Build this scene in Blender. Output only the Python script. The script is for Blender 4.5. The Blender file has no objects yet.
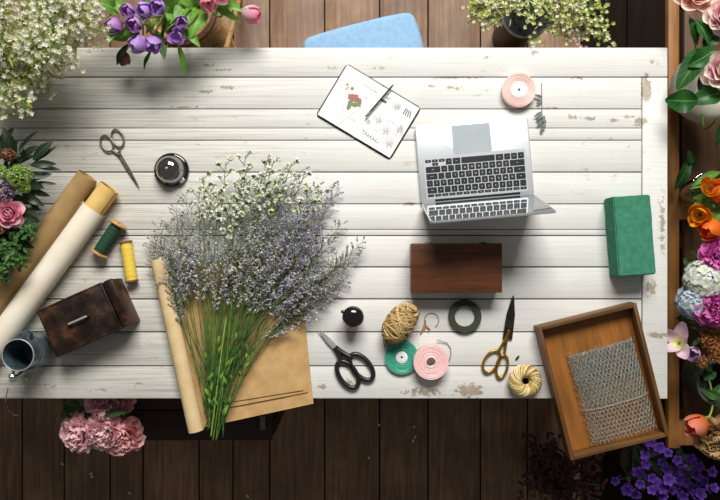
import bpy, bmesh, math, random
from mathutils import Vector, Matrix, noise, Quaternion
COL = bpy.context.scene.collection
PI = math.pi
CAM_Z = 2.75          # camera height above the floor
T = 0.75              # height of the table top
V = Vector

def at(px, py, z):
    """the point at height z that a pixel of the 720x500 frame looks at"""
    k = (CAM_Z - z) / 720.0
    return V(((px - 360) * k, (250 - py) * k, z))

def pix(n, z):
    return n * (CAM_Z - z) / 720.0

# ------------------------------------------------------------------ materials
def lin(h):
    h = h.lstrip('#')
    out = []
    for i in (0, 2, 4):
        c = int(h[i:i + 2], 16) / 255
        out.append(c / 12.92 if c <= .04045 else ((c + .055) / 1.055) ** 2.4)
    return (*out, 1.0)

def new_mat(name):
    m = bpy.data.materials.new(name)
    m.use_nodes = True
    nt = m.node_tree
    nt.nodes.clear()
    out = nt.nodes.new('ShaderNodeOutputMaterial')
    p = nt.nodes.new('ShaderNodeBsdfPrincipled')
    nt.links.new(p.outputs[0], out.inputs[0])
    return m, nt, p, out

def nd(nt, typ, ins=None, **props):
    n = nt.nodes.new(typ)
    for k, v in props.items():
        setattr(n, k, v)
    for k, v in (ins or {}).items():
        if isinstance(v, bpy.types.NodeSocket):
            nt.links.new(v, n.inputs[k])
        else:
            n.inputs[k].default_value = v
    return n

def ramp(nt, fac, stops, mode='LINEAR'):
    r = nd(nt, 'ShaderNodeValToRGB', {0: fac})
    r.color_ramp.interpolation = mode
    e = r.color_ramp.elements
    while len(e) < len(stops):
        e.new(0.5)
    for el, (p, c) in zip(e, stops):
        el.position = p
        el.color = c if isinstance(c, tuple) else lin(c)
    return r.outputs[0]

def mixc(nt, fac, a, b, blend='MIX'):
    m = nd(nt, 'ShaderNodeMix', data_type='RGBA', blend_type=blend)
    for idx, v in ((0, fac), (6, a), (7, b)):
        if isinstance(v, bpy.types.NodeSocket):
            nt.links.new(v, m.inputs[idx])
        else:
            m.inputs[idx].default_value = v
    return m.outputs[2]

def mth(nt, op, a, b=0.0, c=0.0, clamp=False):
    n = nd(nt, 'ShaderNodeMath', {0: a, 1: b, 2: c}, operation=op)
    n.use_clamp = clamp
    return n.outputs[0]

def noise_tex(nt, vec, scale, detail=4, rough=.55, stretch=(1, 1, 1)):
    mp = nd(nt, 'ShaderNodeMapping', {0: vec, 3: stretch})
    return nd(nt, 'ShaderNodeTexNoise', {'Vector': mp.outputs[0], 'Scale': scale, 'Detail': detail, 'Roughness': rough}).outputs[0]

def bump(nt, p, h, strength=.3, dist=.002):
    b = nd(nt, 'ShaderNodeBump', {'Height': h, 'Strength': strength, 'Distance': dist})
    nt.links.new(b.outputs[0], p.inputs['Normal'])

def mat(name, c1, c2=None, rough=.5, metal=0.0, sc=40, stretch=(1, 1, 1), bmp=0.0, bsc=None, lo=.35, hi=.65, spec=.5, coat=0.0):
    """two-tone noise material"""
    m, nt, p, out = new_mat(name)
    tc = nd(nt, 'ShaderNodeTexCoord').outputs['Object']
    n = noise_tex(nt, tc, sc, 5, .6, stretch)
    nt.links.new(ramp(nt, n, [(lo, c1), (hi, c2 or c1)]), p.inputs['Base Color'])
    p.inputs['Roughness'].default_value = rough
    p.inputs['Metallic'].default_value = metal
    p.inputs['Specular IOR Level'].default_value = spec
    p.inputs['Coat Weight'].default_value = coat
    if bmp:
        bump(nt, p, noise_tex(nt, tc, bsc or sc * 2, 4, .6, stretch), bmp)
    return m

def petal_mat(name, base, mid, tip, transl=.3, rough=.55, vary=.12):
    """petal or leaf: colours run from the base of the petal to its tip; each petal a little different"""
    m, nt, p, out = new_mat(name)
    uv = nd(nt, 'ShaderNodeUVMap').outputs[0]
    sep = nd(nt, 'ShaderNodeSeparateXYZ', {0: uv})
    rnd = nd(nt, 'ShaderNodeNewGeometry').outputs['Random Per Island']
    tc = nd(nt, 'ShaderNodeTexCoord').outputs['Object']
    n = noise_tex(nt, tc, 60, 3)
    f = mth(nt, 'ADD', sep.outputs[1], mth(nt, 'MULTIPLY', mth(nt, 'SUBTRACT', n, .5), .35))
    c = ramp(nt, f, [(.08, base), (.5, mid), (.95, tip)])
    k = mth(nt, 'ADD', mth(nt, 'MULTIPLY', rnd, 2 * vary), 1 - vary)
    hs = nd(nt, 'ShaderNodeHueSaturation', {'Value': k, 'Color': c})
    nt.links.new(hs.outputs[0], p.inputs['Base Color'])
    p.inputs['Roughness'].default_value = rough
    p.inputs['Specular IOR Level'].default_value = .3
    tr = nd(nt, 'ShaderNodeBsdfTranslucent', {0: hs.outputs[0]})
    mx = nd(nt, 'ShaderNodeMixShader', {0: transl, 1: p.outputs[0], 2: tr.outputs[0]})
    nt.links.new(mx.outputs[0], out.inputs[0])
    return m

def leaf_mat(name, c1, c2, vein, rough=.45, transl=.2):
    m, nt, p, out = new_mat(name)
    uv = nd(nt, 'ShaderNodeUVMap').outputs[0]
    sep = nd(nt, 'ShaderNodeSeparateXYZ', {0: uv})
    u = mth(nt, 'ABSOLUTE', mth(nt, 'SUBTRACT', sep.outputs[0], .5))
    rnd = nd(nt, 'ShaderNodeNewGeometry').outputs['Random Per Island']
    tc = nd(nt, 'ShaderNodeTexCoord').outputs['Object']
    n = mth(nt, 'ADD', mth(nt, 'MULTIPLY', noise_tex(nt, tc, 40, 3), .6), mth(nt, 'MULTIPLY', rnd, .4))
    c = ramp(nt, n, [(.3, c1), (.7, c2)])
    side = mth(nt, 'SINE', mth(nt, 'MULTIPLY', mth(nt, 'SUBTRACT', sep.outputs[1], mth(nt, 'MULTIPLY', u, .5)), 44))
    mid = mth(nt, 'MAXIMUM', mth(nt, 'LESS_THAN', u, .03), mth(nt, 'MULTIPLY', mth(nt, 'GREATER_THAN', side, .93), .35))
    c = mixc(nt, mid, c, lin(vein))
    nt.links.new(c, p.inputs['Base Color'])
    p.inputs['Roughness'].default_value = rough
    p.inputs['Specular IOR Level'].default_value = .35
    tr = nd(nt, 'ShaderNodeBsdfTranslucent', {0: c})
    mx = nd(nt, 'ShaderNodeMixShader', {0: transl, 1: p.outputs[0], 2: tr.outputs[0]})
    nt.links.new(mx.outputs[0], out.inputs[0])
    return m

def island_mat(name, cols, rough=.7, transl=.15):
    """every small floret of a mesh gets one of a few colours"""
    m, nt, p, out = new_mat(name)
    rnd = nd(nt, 'ShaderNodeNewGeometry').outputs['Random Per Island']
    k = len(cols)
    c = ramp(nt, rnd, [(i / k, cc) for i, cc in enumerate(cols)], 'CONSTANT')
    tc = nd(nt, 'ShaderNodeTexCoord').outputs['Object']
    n = noise_tex(nt, tc, 150, 2)
    hs = nd(nt, 'ShaderNodeHueSaturation', {'Value': mth(nt, 'ADD', n, .5), 'Color': c})
    nt.links.new(hs.outputs[0], p.inputs['Base Color'])
    p.inputs['Roughness'].default_value = rough
    p.inputs['Specular IOR Level'].default_value = .2
    tr = nd(nt, 'ShaderNodeBsdfTranslucent', {0: hs.outputs[0]})
    mx = nd(nt, 'ShaderNodeMixShader', {0: transl, 1: p.outputs[0], 2: tr.outputs[0]})
    nt.links.new(mx.outputs[0], out.inputs[0])
    return m

def glass_mat(name, col, rough=.03, fac=.15):
    """thin glass: lets coloured light through and glints"""
    m, nt, p, out = new_mat(name)
    tr = nd(nt, 'ShaderNodeBsdfTransparent', {0: lin(col)})
    gl = nd(nt, 'ShaderNodeBsdfGlossy', {'Roughness': rough})
    fr = nd(nt, 'ShaderNodeLayerWeight', {0: .35})
    k = mth(nt, 'ADD', mth(nt, 'MULTIPLY', fr.outputs[1], .75), fac * .5, clamp=True)
    mx = nd(nt, 'ShaderNodeMixShader', {0: k, 1: tr.outputs[0], 2: gl.outputs[0]})
    nt.links.new(mx.outputs[0], out.inputs[0])
    return m

def wood_mat(name, dark, light, rough=.55, axis=0, sc=6, knots=.0, worn=None, spec=.35):
    """long grain along one axis (0 x, 1 y, 2 z)"""
    m, nt, p, out = new_mat(name)
    tc = nd(nt, 'ShaderNodeTexCoord').outputs['Object']
    st = [9, 9, 9]
    st[axis] = .7
    g = noise_tex(nt, tc, sc, 8, .65, tuple(st))
    b = noise_tex(nt, tc, sc * .9, 3, .5, (1.5, 1.5, 1.5))
    rnd = nd(nt, 'ShaderNodeNewGeometry').outputs['Random Per Island']
    f = mth(nt, 'ADD', mth(nt, 'MULTIPLY', g, .7), mth(nt, 'ADD', mth(nt, 'MULTIPLY', b, .3), mth(nt, 'MULTIPLY', mth(nt, 'SUBTRACT', rnd, .5), .12)))
    c = ramp(nt, f, [(.32, dark), (.68, light)])
    if worn:
        w = noise_tex(nt, tc, 22, 6, .7)
        c = mixc(nt, ramp(nt, w, [(.58, (0, 0, 0, 1)), (.66, (1, 1, 1, 1))]), c, lin(worn))
    nt.links.new(c, p.inputs['Base Color'])
    p.inputs['Roughness'].default_value = rough
    p.inputs['Specular IOR Level'].default_value = spec
    bump(nt, p, g, .25, .001)
    return m

# ------------------------------------------------------------------ mesh building
class MB:
    def __init__(self):
        self.bm = bmesh.new()
        self.uv = self.bm.loops.layers.uv.new('UVMap')

    def merge(self, tmp, M=None):
        me = bpy.data.meshes.new('tmp')
        if M is not None:
            tmp.transform(M)
        tmp.to_mesh(me)
        tmp.free()
        self.bm.from_mesh(me)
        bpy.data.meshes.remove(me)
        return self

    def box(self, c, s, rz=0.0, bev=0.0, seg=2, M=None):
        t = bmesh.new()
        bmesh.ops.create_cube(t, size=1)
        t.transform(Matrix.Diagonal((*s, 1)))
        if bev:
            bmesh.ops.bevel(t, geom=t.edges[:], offset=bev, segments=seg, affect='EDGES', profile=.5)
        X = Matrix.Translation(V(c)) @ Matrix.Rotation(rz, 4, 'Z')
        return self.merge(t, (M @ X) if M is not None else X)

    def prism(self, poly, z0, z1, bev=0.0, seg=2, M=None):
        t = bmesh.new()
        bot = [t.verts.new((p[0], p[1], z0)) for p in poly]
        top = [t.verts.new((p[0], p[1], z1)) for p in poly]
        n = len(poly)
        t.faces.new(list(reversed(bot)))
        ft = t.faces.new(top)
        for i in range(n):
            t.faces.new((bot[i], bot[(i + 1) % n], top[(i + 1) % n], top[i]))
        bmesh.ops.recalc_face_normals(t, faces=t.faces[:])
        if bev:
            te = [e for e in t.edges if all(v.co.z > (z0 + z1) / 2 for v in e.verts)]
            bmesh.ops.bevel(t, geom=te, offset=bev, segments=seg, affect='EDGES', profile=.5)
        return self.merge(t, M)

    def tube(self, pts, r, seg=8, closed=False, flat=1.0):
        pts = [V(p) for p in pts]
        n = len(pts)
        rs = r if isinstance(r, (list, tuple)) else [r] * n
        bm = self.bm
        rings = []
        prev = None
        for i in range(n):
            if closed:
                d = pts[(i + 1) % n] - pts[i - 1]
            else:
                d = pts[min(i + 1, n - 1)] - pts[max(i - 1, 0)]
            if d.length < 1e-9:
                d = V((0, 0, 1))
            d.normalize()
            if prev is None:
                a = V((0, 0, 1)) if abs(d.z) < .9 else V((1, 0, 0))
                u = d.cross(a).normalized()
            else:
                u = (prev - d * prev.dot(d))
                u = u.normalized() if u.length > 1e-6 else d.orthogonal().normalized()
            prev = u
            w = d.cross(u)
            rings.append([bm.verts.new(pts[i] + (u * math.cos(2 * PI * k / seg) + w * math.sin(2 * PI * k / seg) * flat) * rs[i]) for k in range(seg)])
        m = n if closed else n - 1
        for i in range(m):
            a, b = rings[i], rings[(i + 1) % n]
            for k in range(seg):
                f = bm.faces.new((a[k], a[(k + 1) % seg], b[(k + 1) % seg], b[k]))
                f.smooth = True
        if not closed:
            bm.faces.new(list(reversed(rings[0])))
            bm.faces.new(rings[-1])
        return self

    def lathe(self, prof, seg=32, M=None, close=False, wob=0.0, rnd=None):
        """prof: (radius, height) from bottom to top"""
        t = bmesh.new()
        rings = []
        for (r, z) in prof:
            if r < 1e-6:
                rings.append([t.verts.new((0, 0, z))])
            else:
                rings.append([t.verts.new((r * math.cos(2 * PI * k / seg), r * math.sin(2 * PI * k / seg), z)) for k in range(seg)])
        prs = list(zip(rings[:-1], rings[1:]))
        if close:
            prs.append((rings[-1], rings[0]))
        for a, b in prs:
            for k in range(seg):
                k2 = (k + 1) % seg
                if len(a) == 1 and len(b) == 1:
                    continue
                if len(a) == 1:
                    t.faces.new((a[0], b[k], b[k2]))
                elif len(b) == 1:
                    t.faces.new((a[k], a[k2], b[0]))
                else:
                    t.faces.new((a[k], a[k2], b[k2], b[k]))
        bmesh.ops.recalc_face_normals(t, faces=t.faces[:])
        return self.merge(t, M)

    def grid(self, fn, nu, nv):
        bm = self.bm
        vs = [[bm.verts.new(fn(i / nu, j / nv)) for j in range(nv + 1)] for i in range(nu + 1)]
        for i in range(nu):
            for j in range(nv):
                f = bm.faces.new((vs[i][j], vs[i + 1][j], vs[i + 1][j + 1], vs[i][j + 1]))
                f.smooth = True
                for lp, (a, b) in zip(f.loops, ((i, j), (i + 1, j), (i + 1, j + 1), (i, j + 1))):
                    lp[self.uv].uv = (a / nu, b / nv)
        return self

    def blob(self, c, r, sub=1, jit=.15, rnd=random, sq=(1, 1, 1), M=None):
        t = bmesh.new()
        bmesh.ops.create_icosphere(t, subdivisions=sub, radius=1)
        for v in t.verts:
            v.co = V((v.co.x * sq[0], v.co.y * sq[1], v.co.z * sq[2])) * r * (1 + rnd.uniform(-jit, jit))
        for f in t.faces:
            f.smooth = True
        X = Matrix.Translation(V(c))
        return self.merge(t, X @ M if M is not None else X)

    def build(self, name, m, parent=None, local=False, angle=40, loc=None, sub=0):
        if parent is not None and not local:
            self.bm.transform(WORLD[parent.name].inverted())
        if parent is None and loc is not None:
            self.bm.transform(Matrix.Translation(-V(loc)))
        me = bpy.data.meshes.new(name)
        self.bm.normal_update()
        self.bm.to_mesh(me)
        self.bm.free()
        for ms in (m if isinstance(m, (list, tuple)) else [m]):
            me.materials.append(ms)
        if angle:
            me.shade_smooth()
            me.set_sharp_from_angle(angle=math.radians(angle))
        o = bpy.data.objects.new(name, me)
        COL.objects.link(o)
        if parent is not None:
            o.parent = parent
            WORLD[o.name] = WORLD[parent.name].copy()
        elif loc is not None:
            o.location = loc
            WORLD[o.name] = Matrix.Translation(V(loc))
        else:
            WORLD[o.name] = Matrix.Identity(4)
        if sub:
            md = o.modifiers.new('smooth', 'SUBSURF')
            md.levels = md.render_levels = sub
        return o

WORLD = {}

def tag(o, label, cat, group=None, kind=None):
    o['label'] = label
    o['category'] = cat
    if group:
        o['group'] = group
    if kind:
        o['kind'] = kind
    return o

def thing(name, label, cat, loc=(0, 0, 0), rz=0.0, group=None):
    o = bpy.data.objects.new(name, None)
    o.empty_display_size = .02
    COL.objects.link(o)
    o.location = loc
    o.rotation_euler = (0, 0, rz)
    WORLD[o.name] = Matrix.Translation(V(loc)) @ Matrix.Rotation(rz, 4, 'Z')
    return tag(o, label, cat, group)

def structure(o):
    o['kind'] = 'structure'
    return o

def bez(a, b, c, n=8):
    a, b, c = V(a), V(b), V(c)
    return [a * (1 - t) ** 2 + b * 2 * t * (1 - t) + c * t * t for t in [i / n for i in range(n + 1)]]

def frame(axis, spin=0.0):
    return V(axis).to_track_quat('Z', 'Y').to_matrix().to_4x4() @ Matrix.Rotation(spin, 4, 'Z')

# ------------------------------------------------------------------ flowers
def petal(mb, M, az, L, W, a0, a1, r0=.002, cup=.35, ruffle=0.0, rnd=random, nu=4, nv=6, sharp=.75, z0=0.0):
    R = Matrix.Rotation(az, 4, 'Z')
    ph = [(r0, z0, a0)]
    for j in range(nv):
        a = a0 + (a1 - a0) * (j + .5) / nv
        r, z, _ = ph[-1]
        ph.append((r + math.sin(a) * L / nv, z + math.cos(a) * L / nv, a0 + (a1 - a0) * (j + 1) / nv))
    seed = rnd.uniform(0, 50)

    def fn(u, v):
        j = min(nv, int(round(v * nv)))
        r, z, a = ph[j]
        s = (u - .5) * 2
        w = W * max(.08, math.sin(PI * (.07 + .86 * v ** .85))) ** sharp
        n = -cup * s * s * w
        if ruffle:
            n += ruffle * noise.noise(V((s * 2.2 + seed, v * 3, seed))) * (.3 + v)
        return M @ (R @ V((r + math.cos(a) * n, s * w, z - math.sin(a) * n)))
    mb.grid(fn, nu, nv)

def bloom(mb, kind, pos, axis, s, rnd):
    """s: outer radius of the bloom"""
    M = Matrix.Translation(V(pos)) @ frame(axis, rnd.uniform(0, 6))
    d = math.radians
    if kind == 'tulip':
        L = s * 2.6
        M = M @ Matrix.Translation((0, 0, -L * .55))
        for k in range(3):
            petal(mb, M, k * 2.094 + 1.05, L * .96, s * .78, d(58), d(-38), .06 * s, .4, 0, rnd)
        for k in range(3):
            petal(mb, M, k * 2.094, L, s * .92, d(66), d(-30), .1 * s, .45, .05 * s, rnd)
    elif kind == 'tulip_open':
        L = s * 2.0
        M = M @ Matrix.Translation((0, 0, -L * .45))
        for k in range(3):
            petal(mb, M, k * 2.094 + 1.05, L * .95, s * .6, d(50), d(-16), .06 * s, .4, .08 * s, rnd)
        for k in range(3):
            petal(mb, M, k * 2.094, L, s * .68, d(62), d(0), .1 * s, .4, .08 * s, rnd)
    elif kind == 'tulip_wide':
        L = s * 2.1
        M = M @ Matrix.Translation((0, 0, -L * .35))
        for k in range(3):
            petal(mb, M, k * 2.094 + 1.05, L * .95, s * .55, d(50), d(14), .06 * s, .4, .08 * s, rnd)
        for k in range(3):
            petal(mb, M, k * 2.094, L, s * .62, d(66), d(40), .1 * s, .4, .08 * s, rnd)
    elif kind == 'rose':
        M = M @ Matrix.Translation((0, 0, -s * .5))
        for n, L, W, a0, a1, r0 in ((3, 1.0, .3, 14, -30, .02), (4, 1.05, .42, 24, -18, .1), (5, 1.1, .52, 36, -4, .16), (6, 1.2, .62, 50, 22, .2), (6, 1.3, .68, 66, 62, .22), (5, 1.35, .7, 84, 92, .22)):
            o = rnd.uniform(0, 6)
            for k in range(n):
                petal(mb, M, o + k * 2 * PI / n + rnd.uniform(-.15, .15), L * s * .86, W * s, d(a0), d(a1 + rnd.uniform(-8, 8)), r0 * s, .55, .09 * s, rnd, sharp=.5)
    elif kind == 'peony':
        M = M @ Matrix.Translation((0, 0, -s * .5))
        for n, L, W, a0, a1, r0 in ((6, .9, .22, 8, 0, .03), (9, .98, .28, 20, 8, .1), (10, 1.02, .34, 36, 18, .15), (10, 1.05, .4, 55, 38, .18), (9, 1.08, .48, 76, 62, .18), (8, 1.1, .52, 98, 92, .16)):
            o = rnd.uniform(0, 6)
            for k in range(n):
                petal(mb, M, o + k * 2 * PI / n + rnd.uniform(-.25, .25), L * s * rnd.uniform(.85, 1.05), W * s, d(a0 + rnd.uniform(-7, 7)), d(a1 + rnd.uniform(-12, 12)), r0 * s, .3, .3 * s, rnd, sharp=.45)
    elif kind == 'hydrangea':
        n = int(95)
        for i in range(n):
            zz = 1 - 1.45 * (i + .5) / n
            rr = math.sqrt(max(0, 1 - zz * zz))
            a = i * 2.39996
            dr = V((rr * math.cos(a), rr * math.sin(a), zz * .85))
            dr += V((rnd.uniform(-.1, .1), rnd.uniform(-.1, .1), rnd.uniform(-.1, .1)))
            F = M @ Matrix.Translation(dr * s * .84) @ frame(dr.normalized(), rnd.uniform(0, 3))
            for k in range(4):
                petal(mb, F, k * PI / 2, s * .24, s * .125, d(72), d(88), .01 * s, -.1, .03 * s, rnd, nu=2, nv=3, sharp=.6)
    elif kind == 'violet':
        for k in range(5):
            petal(mb, M, k * 2 * PI / 5, s * 1.05, s * .5, d(60), d(86), .05 * s, .1, .12 * s, rnd, nu=3, nv=4, sharp=.55)

def leaf(mb, a, b, W, arch=.12, fold=.25, wave=0.0, rnd=random, sharp=.8, nv=8, roll=0.0):
    a, b = V(a), V(b)
    d = b - a
    L = d.length
    d.normalize()
    side = d.cross(V((0, 0, 1)))
    side = side.normalized() if side.length > .05 else V((1, 0, 0))
    up = side.cross(d)
    if roll:
        q = Quaternion(d, roll)
        side = q @ side
        up = q @ up
    ph = rnd.uniform(0, 6)

    def fn(u, v):
        s = (u - .5) * 2
        w = W * max(.02, math.sin(PI * (.02 + .96 * v ** .9))) ** sharp
        h = arch * L * math.sin(PI * v) + fold * abs(s) * w + wave * math.sin(v * 9 + ph + s) * w * abs(s)
        return a + d * (L * v) + side * (s * w) + up * h
    mb.grid(fn, 4, nv)

def floret(mb, p, dr, r, n=4, rnd=random):
    """a tiny open calyx: n pointed teeth around a point"""
    dr = V(dr)
    dr = dr.normalized() if dr.length > 1e-6 else V((0, 0, 1))
    u = dr.orthogonal().normalized()
    w = dr.cross(u)
    bm = mb.bm
    base = bm.verts.new(p)
    o = rnd.uniform(0, 6)
    ring = []
    for k in range(n * 2):
        a = o + PI * k / n
        rr = r * (1.0 if k % 2 == 0 else .5)
        ring.append(bm.verts.new(V(p) + dr * r * (.9 if k % 2 == 0 else .6) + (u * math.cos(a) + w * math.sin(a)) * rr))
    for k in range(n * 2):
        bm.faces.new((base, ring[k], ring[(k + 1) % (n * 2)]))
# ================================================================== materials
M = {}
M['steel'] = mat('brushed steel', '#c2c2bf', '#dcdcd8', .3, .6, 60, (1, 1, 1))
M['old_steel'] = mat('worn steel', '#5d5850', '#8f897f', .38, .75, 70)
M['chrome'] = mat('chrome', '#9b9b9b', '#a6a6a6', .07, 1.0, 5)
M['black_iron'] = mat('black lacquered iron', '#141313', '#201e1d', .35, 0.0, 60, spec=.6)
M['brass'] = mat('brass', '#8f6d20', '#c09a3c', .28, .8, 50)
M['dark_blade'] = mat('dark blade steel', '#3c3a36', '#5d5952', .35, 1.0, 60)
M['thread_green'] = mat('green thread', '#123524', '#1d4a33', .7, 0, 500, (1, 1, 1), .2)
M['thread_yellow'] = mat('yellow thread', '#d9b52c', '#f0d65c', .6, 0, 500, (1, 1, 1), .2)
M['spool_wood'] = mat('spool wood', '#a97a3f', '#d0a266', .5, 0, 60)
M['spool_wood_dark'] = mat('dark spool wood', '#5e3c26', '#8a5d3c', .5, 0, 60)
M['kraft'] = mat('kraft paper', '#bd965f', '#cfa972', .8, 0, 25, (1, 1, 1), .06, 300)
M['kraft_pale'] = mat('pale kraft paper', '#d8ba88', '#e2c899', .8, 0, 25, (1, 1, 1), .06, 300)
M['kraft_olive'] = mat('brown roll paper', '#a08153', '#b2925f', .8, 0, 18, (1, 1, 1), .05, 250)
M['core_yellow'] = mat('yellow kraft core', '#dcb468', '#e8c57c', .75, 0, 18)
M['cream_paper'] = mat('cream paper', '#efe2c9', '#f7eddb', .7, 0, 14, (1, 1, 1), .05, 120)
M['alu'] = mat('satin aluminium', '#c6c9cd', '#d0d3d6', .4, .5, 8)
M['trackpad'] = mat('trackpad glass', '#b4bec2', '#bcc5c9', .3, .2, 8)
M['key_black'] = mat('key plastic', '#15161a', '#1d1e22', .45, 0, 30)
M['legend'] = mat('key print', '#d8d8d8', '#e2e2e2', .6)
M['black_plastic'] = mat('black plastic', '#0e0f10', '#16171a', .4, 0, 30)
M['screen'] = mat('dark screen glass', '#23262a', '#2a2e33', .06, 0, 6, spec=.9, coat=.6)
M['page'] = mat('notebook page', '#eeeeea', '#f6f6f3', .7, 0, 10)
M['cover'] = mat('notebook cover', '#20261f', '#2c332a', .5, 0, 80, (1, 1, 1), .1)
M['ink'] = mat('grey ink', '#8f8f8d', '#a5a5a2', .8)
M['ink_dark'] = mat('dark ink', '#505254', '#6b6e70', .8)
M['ink_red'] = mat('rust red pencil', '#a86454', '#bd8070', .8, 0, 300)
M['ink_violet'] = mat('plum pencil', '#8f6068', '#a67c80', .8, 0, 300)
M['ink_green'] = mat('green pencil', '#64805a', '#8a9c6c', .8, 0, 300)
M['ink_yellow'] = mat('ochre pencil', '#c9a85a', '#dcc27c', .8, 0, 300)
M['pen'] = mat('dark pen', '#2a2b2a', '#3a3b39', .35, .4, 40)
M['satin_pink'] = mat('pink satin', '#f2c4c2', '#f8d8d4', .35, 0, 200)
M['satin_peach'] = mat('pale pink satin', '#f1d0c7', '#f7e0d8', .35, 0, 200)
M['satin_teal'] = mat('teal satin', '#3c9c83', '#58b79c', .35, 0, 200)
M['white_core'] = mat('white card core', '#eeeeec', '#f7f7f5', .6, 0, 20)
M['black_hole'] = mat('dark core hole', '#1c1a18', '#262321', .8)
M['tape'] = mat('dark green floral tape', '#2c3222', '#3d4530', .75, 0, 300, (1, 1, 1), .2)
M['twine'] = mat('jute twine', '#8f7244', '#d9bf8c', .85, 0, 260, (1, 1, 1), .4, 700)
M['twine_pale'] = mat('pale cotton twine', '#c2a568', '#efdcae', .85, 0, 260, (1, 1, 1), .4, 700)
M['rust_wire'] = mat('rusty clip', '#94683f', '#c49a68', .6, .2, 100)
M['wire_grey'] = mat('grey wire', '#8b8a80', '#a8a69a', .4, .7, 60)
M['box_wood'] = wood_mat('reddish brown wood', '#45230f', '#75452b', .42, 0, 7, spec=.4)
M['tray_wood'] = wood_mat('orange pine board', '#5d3816', '#a4692c', .5, 1, 5)
M['tray_side'] = wood_mat('tray side wood', '#3d2612', '#80592f', .5, 0, 7)
M['tray_side_y'] = wood_mat('tray side wood lengthwise', '#3a2411', '#7a532b', .5, 1, 7)
M['rail_wood'] = wood_mat('amber rail wood', '#6b451f', '#a8743a', .5, 1, 6)
M['bench_wood'] = wood_mat('bench board wood', '#38230f', '#664122', .55, 1, 6)
M['crate_dark'] = wood_mat('dark crate wood', '#2a1d16', '#46332a', .6, 0, 6)
M['dark_leg'] = wood_mat('leg wood', '#4a3222', '#77543a', .6, 2, 6)
M['rattan'] = mat('rattan', '#8f6a40', '#c39c67', .6, 0, 90, (1, 1, 1), .2)
M['rattan_dark'] = mat('dark rattan rim', '#3f2717', '#62412a', .6, 0, 90)
M['foam'] = mat('green floral foam', '#3b7a60', '#488a6e', .95, 0, 60, (1, 1, 1), .55, 260, spec=.15)
M['blue_fabric'] = mat('light blue fabric', '#8bb2d4', '#9abede', .9, 0, 60, (1, 1, 1), .25, 900, spec=.2)
M['galv'] = mat('galvanised metal', '#58696f', '#a9b6ba', .28, .75, 14)
M['galv_in'] = mat('galvanised inside', '#3d535c', '#6b858f', .28, .45, 14)
M['cream_glaze'] = mat('cream glaze', '#d9d5bf', '#e6e2cf', .3, 0, 8)
M['dark_pot'] = mat('dark brown pot', '#1c120d', '#2c1d15', .45, 0, 20)
M['zinc_pot'] = mat('dull zinc', '#5a5d58', '#74776f', .5, .5, 14)
M['glass'] = glass_mat('clear glass', '#eef3f0', .03, .35)
M['amber_glass'] = glass_mat('amber glass', '#eaa048', .05, .06)
M['gloss_black'] = mat('glossy black', '#0d0a0b', '#191314', .08, 0, 10, spec=.7, coat=.5)

def rust_metal():
    m, nt, p, out = new_mat('rust brown painted tin')
    tc = nd(nt, 'ShaderNodeTexCoord').outputs['Object']
    a = noise_tex(nt, tc, 16, 7, .65)
    b = noise_tex(nt, tc, 90, 4, .6)
    c = ramp(nt, a, [(.36, '#221813'), (.5, '#35231a'), (.6, '#5a3823'), (.72, '#7b4f30')])
    c = mixc(nt, ramp(nt, b, [(.62, (0, 0, 0, 1)), (.72, (1, 1, 1, 1))]), c, lin('#4a4138'))
    nt.links.new(c, p.inputs['Base Color'])
    nt.links.new(ramp(nt, a, [(.35, (.3, .3, .3, 1)), (.7, (.7, .7, .7, 1))]), p.inputs['Roughness'])
    p.inputs['Metallic'].default_value = .35
    bump(nt, p, b, .25, .001)
    return m
M['rust'] = rust_metal()

# petals
P = {}
P['purple'] = petal_mat('purple tulip petal', '#dcbfe6', '#b07dce', '#c7a4e2')
P['purple_pale'] = petal_mat('pale purple tulip petal', '#cfa8d8', '#b277c4', '#caa0d8')
P['pinkwhite'] = petal_mat('pink and white tulip petal', '#f3e2df', '#f0c8cf', '#ea7f9e')
P['dusky'] = petal_mat('dusky pink petal', '#8a4f4f', '#a56a6c', '#8d5a58')
P['orange'] = petal_mat('orange tulip petal', '#f0b030', '#ee6a22', '#f07f26')
P['yelloworange'] = petal_mat('yellow orange tulip petal', '#f2c531', '#ee8d22', '#f0c030')
P['salmon'] = petal_mat('salmon tulip petal', '#e0752a', '#e27c3c', '#e88f7c')
P['palepink'] = petal_mat('pale pink tulip petal', '#e8e59a', '#eed3e2', '#e6c3dd')
P['tan'] = petal_mat('tan rose petal', '#8f6d3e', '#ad8958', '#c09f70')
P['peach'] = petal_mat('peach rose petal', '#f2ae9c', '#f7cebf', '#fae4da')
P['rosepink'] = petal_mat('pink rose petal', '#ee8fb4', '#f6c8d8', '#f6efd8')
P['leftrose'] = petal_mat('pink garden rose petal', '#d95c83', '#e98fac', '#f0bfca')
P['magenta'] = petal_mat('magenta peony petal', '#b92f92', '#d94fb2', '#ea86cb')
P['oldpink'] = petal_mat('old pink peony petal', '#e68ea8', '#f5b9c8', '#fad8da')
P['oldpink_deep'] = petal_mat('deep pink peony petal', '#d26d8c', '#ea9bad', '#f3bfbd')
P['hydr_white'] = petal_mat('white hydrangea floret', '#dfe6b0', '#eef1ea', '#e6ecee', .3, .6, .08)
P['hydr_blue'] = petal_mat('blue white hydrangea floret', '#cfe0c0', '#dbe3ee', '#c9d3ea', .3, .6, .1)
P['violet'] = petal_mat('violet floret', '#3f1a70', '#5a2f9a', '#7347b6', .3, .6, .25)
P['lilac'] = petal_mat('lilac bud petal', '#b08ab8', '#c6a3c8', '#d3b6d0')
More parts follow.
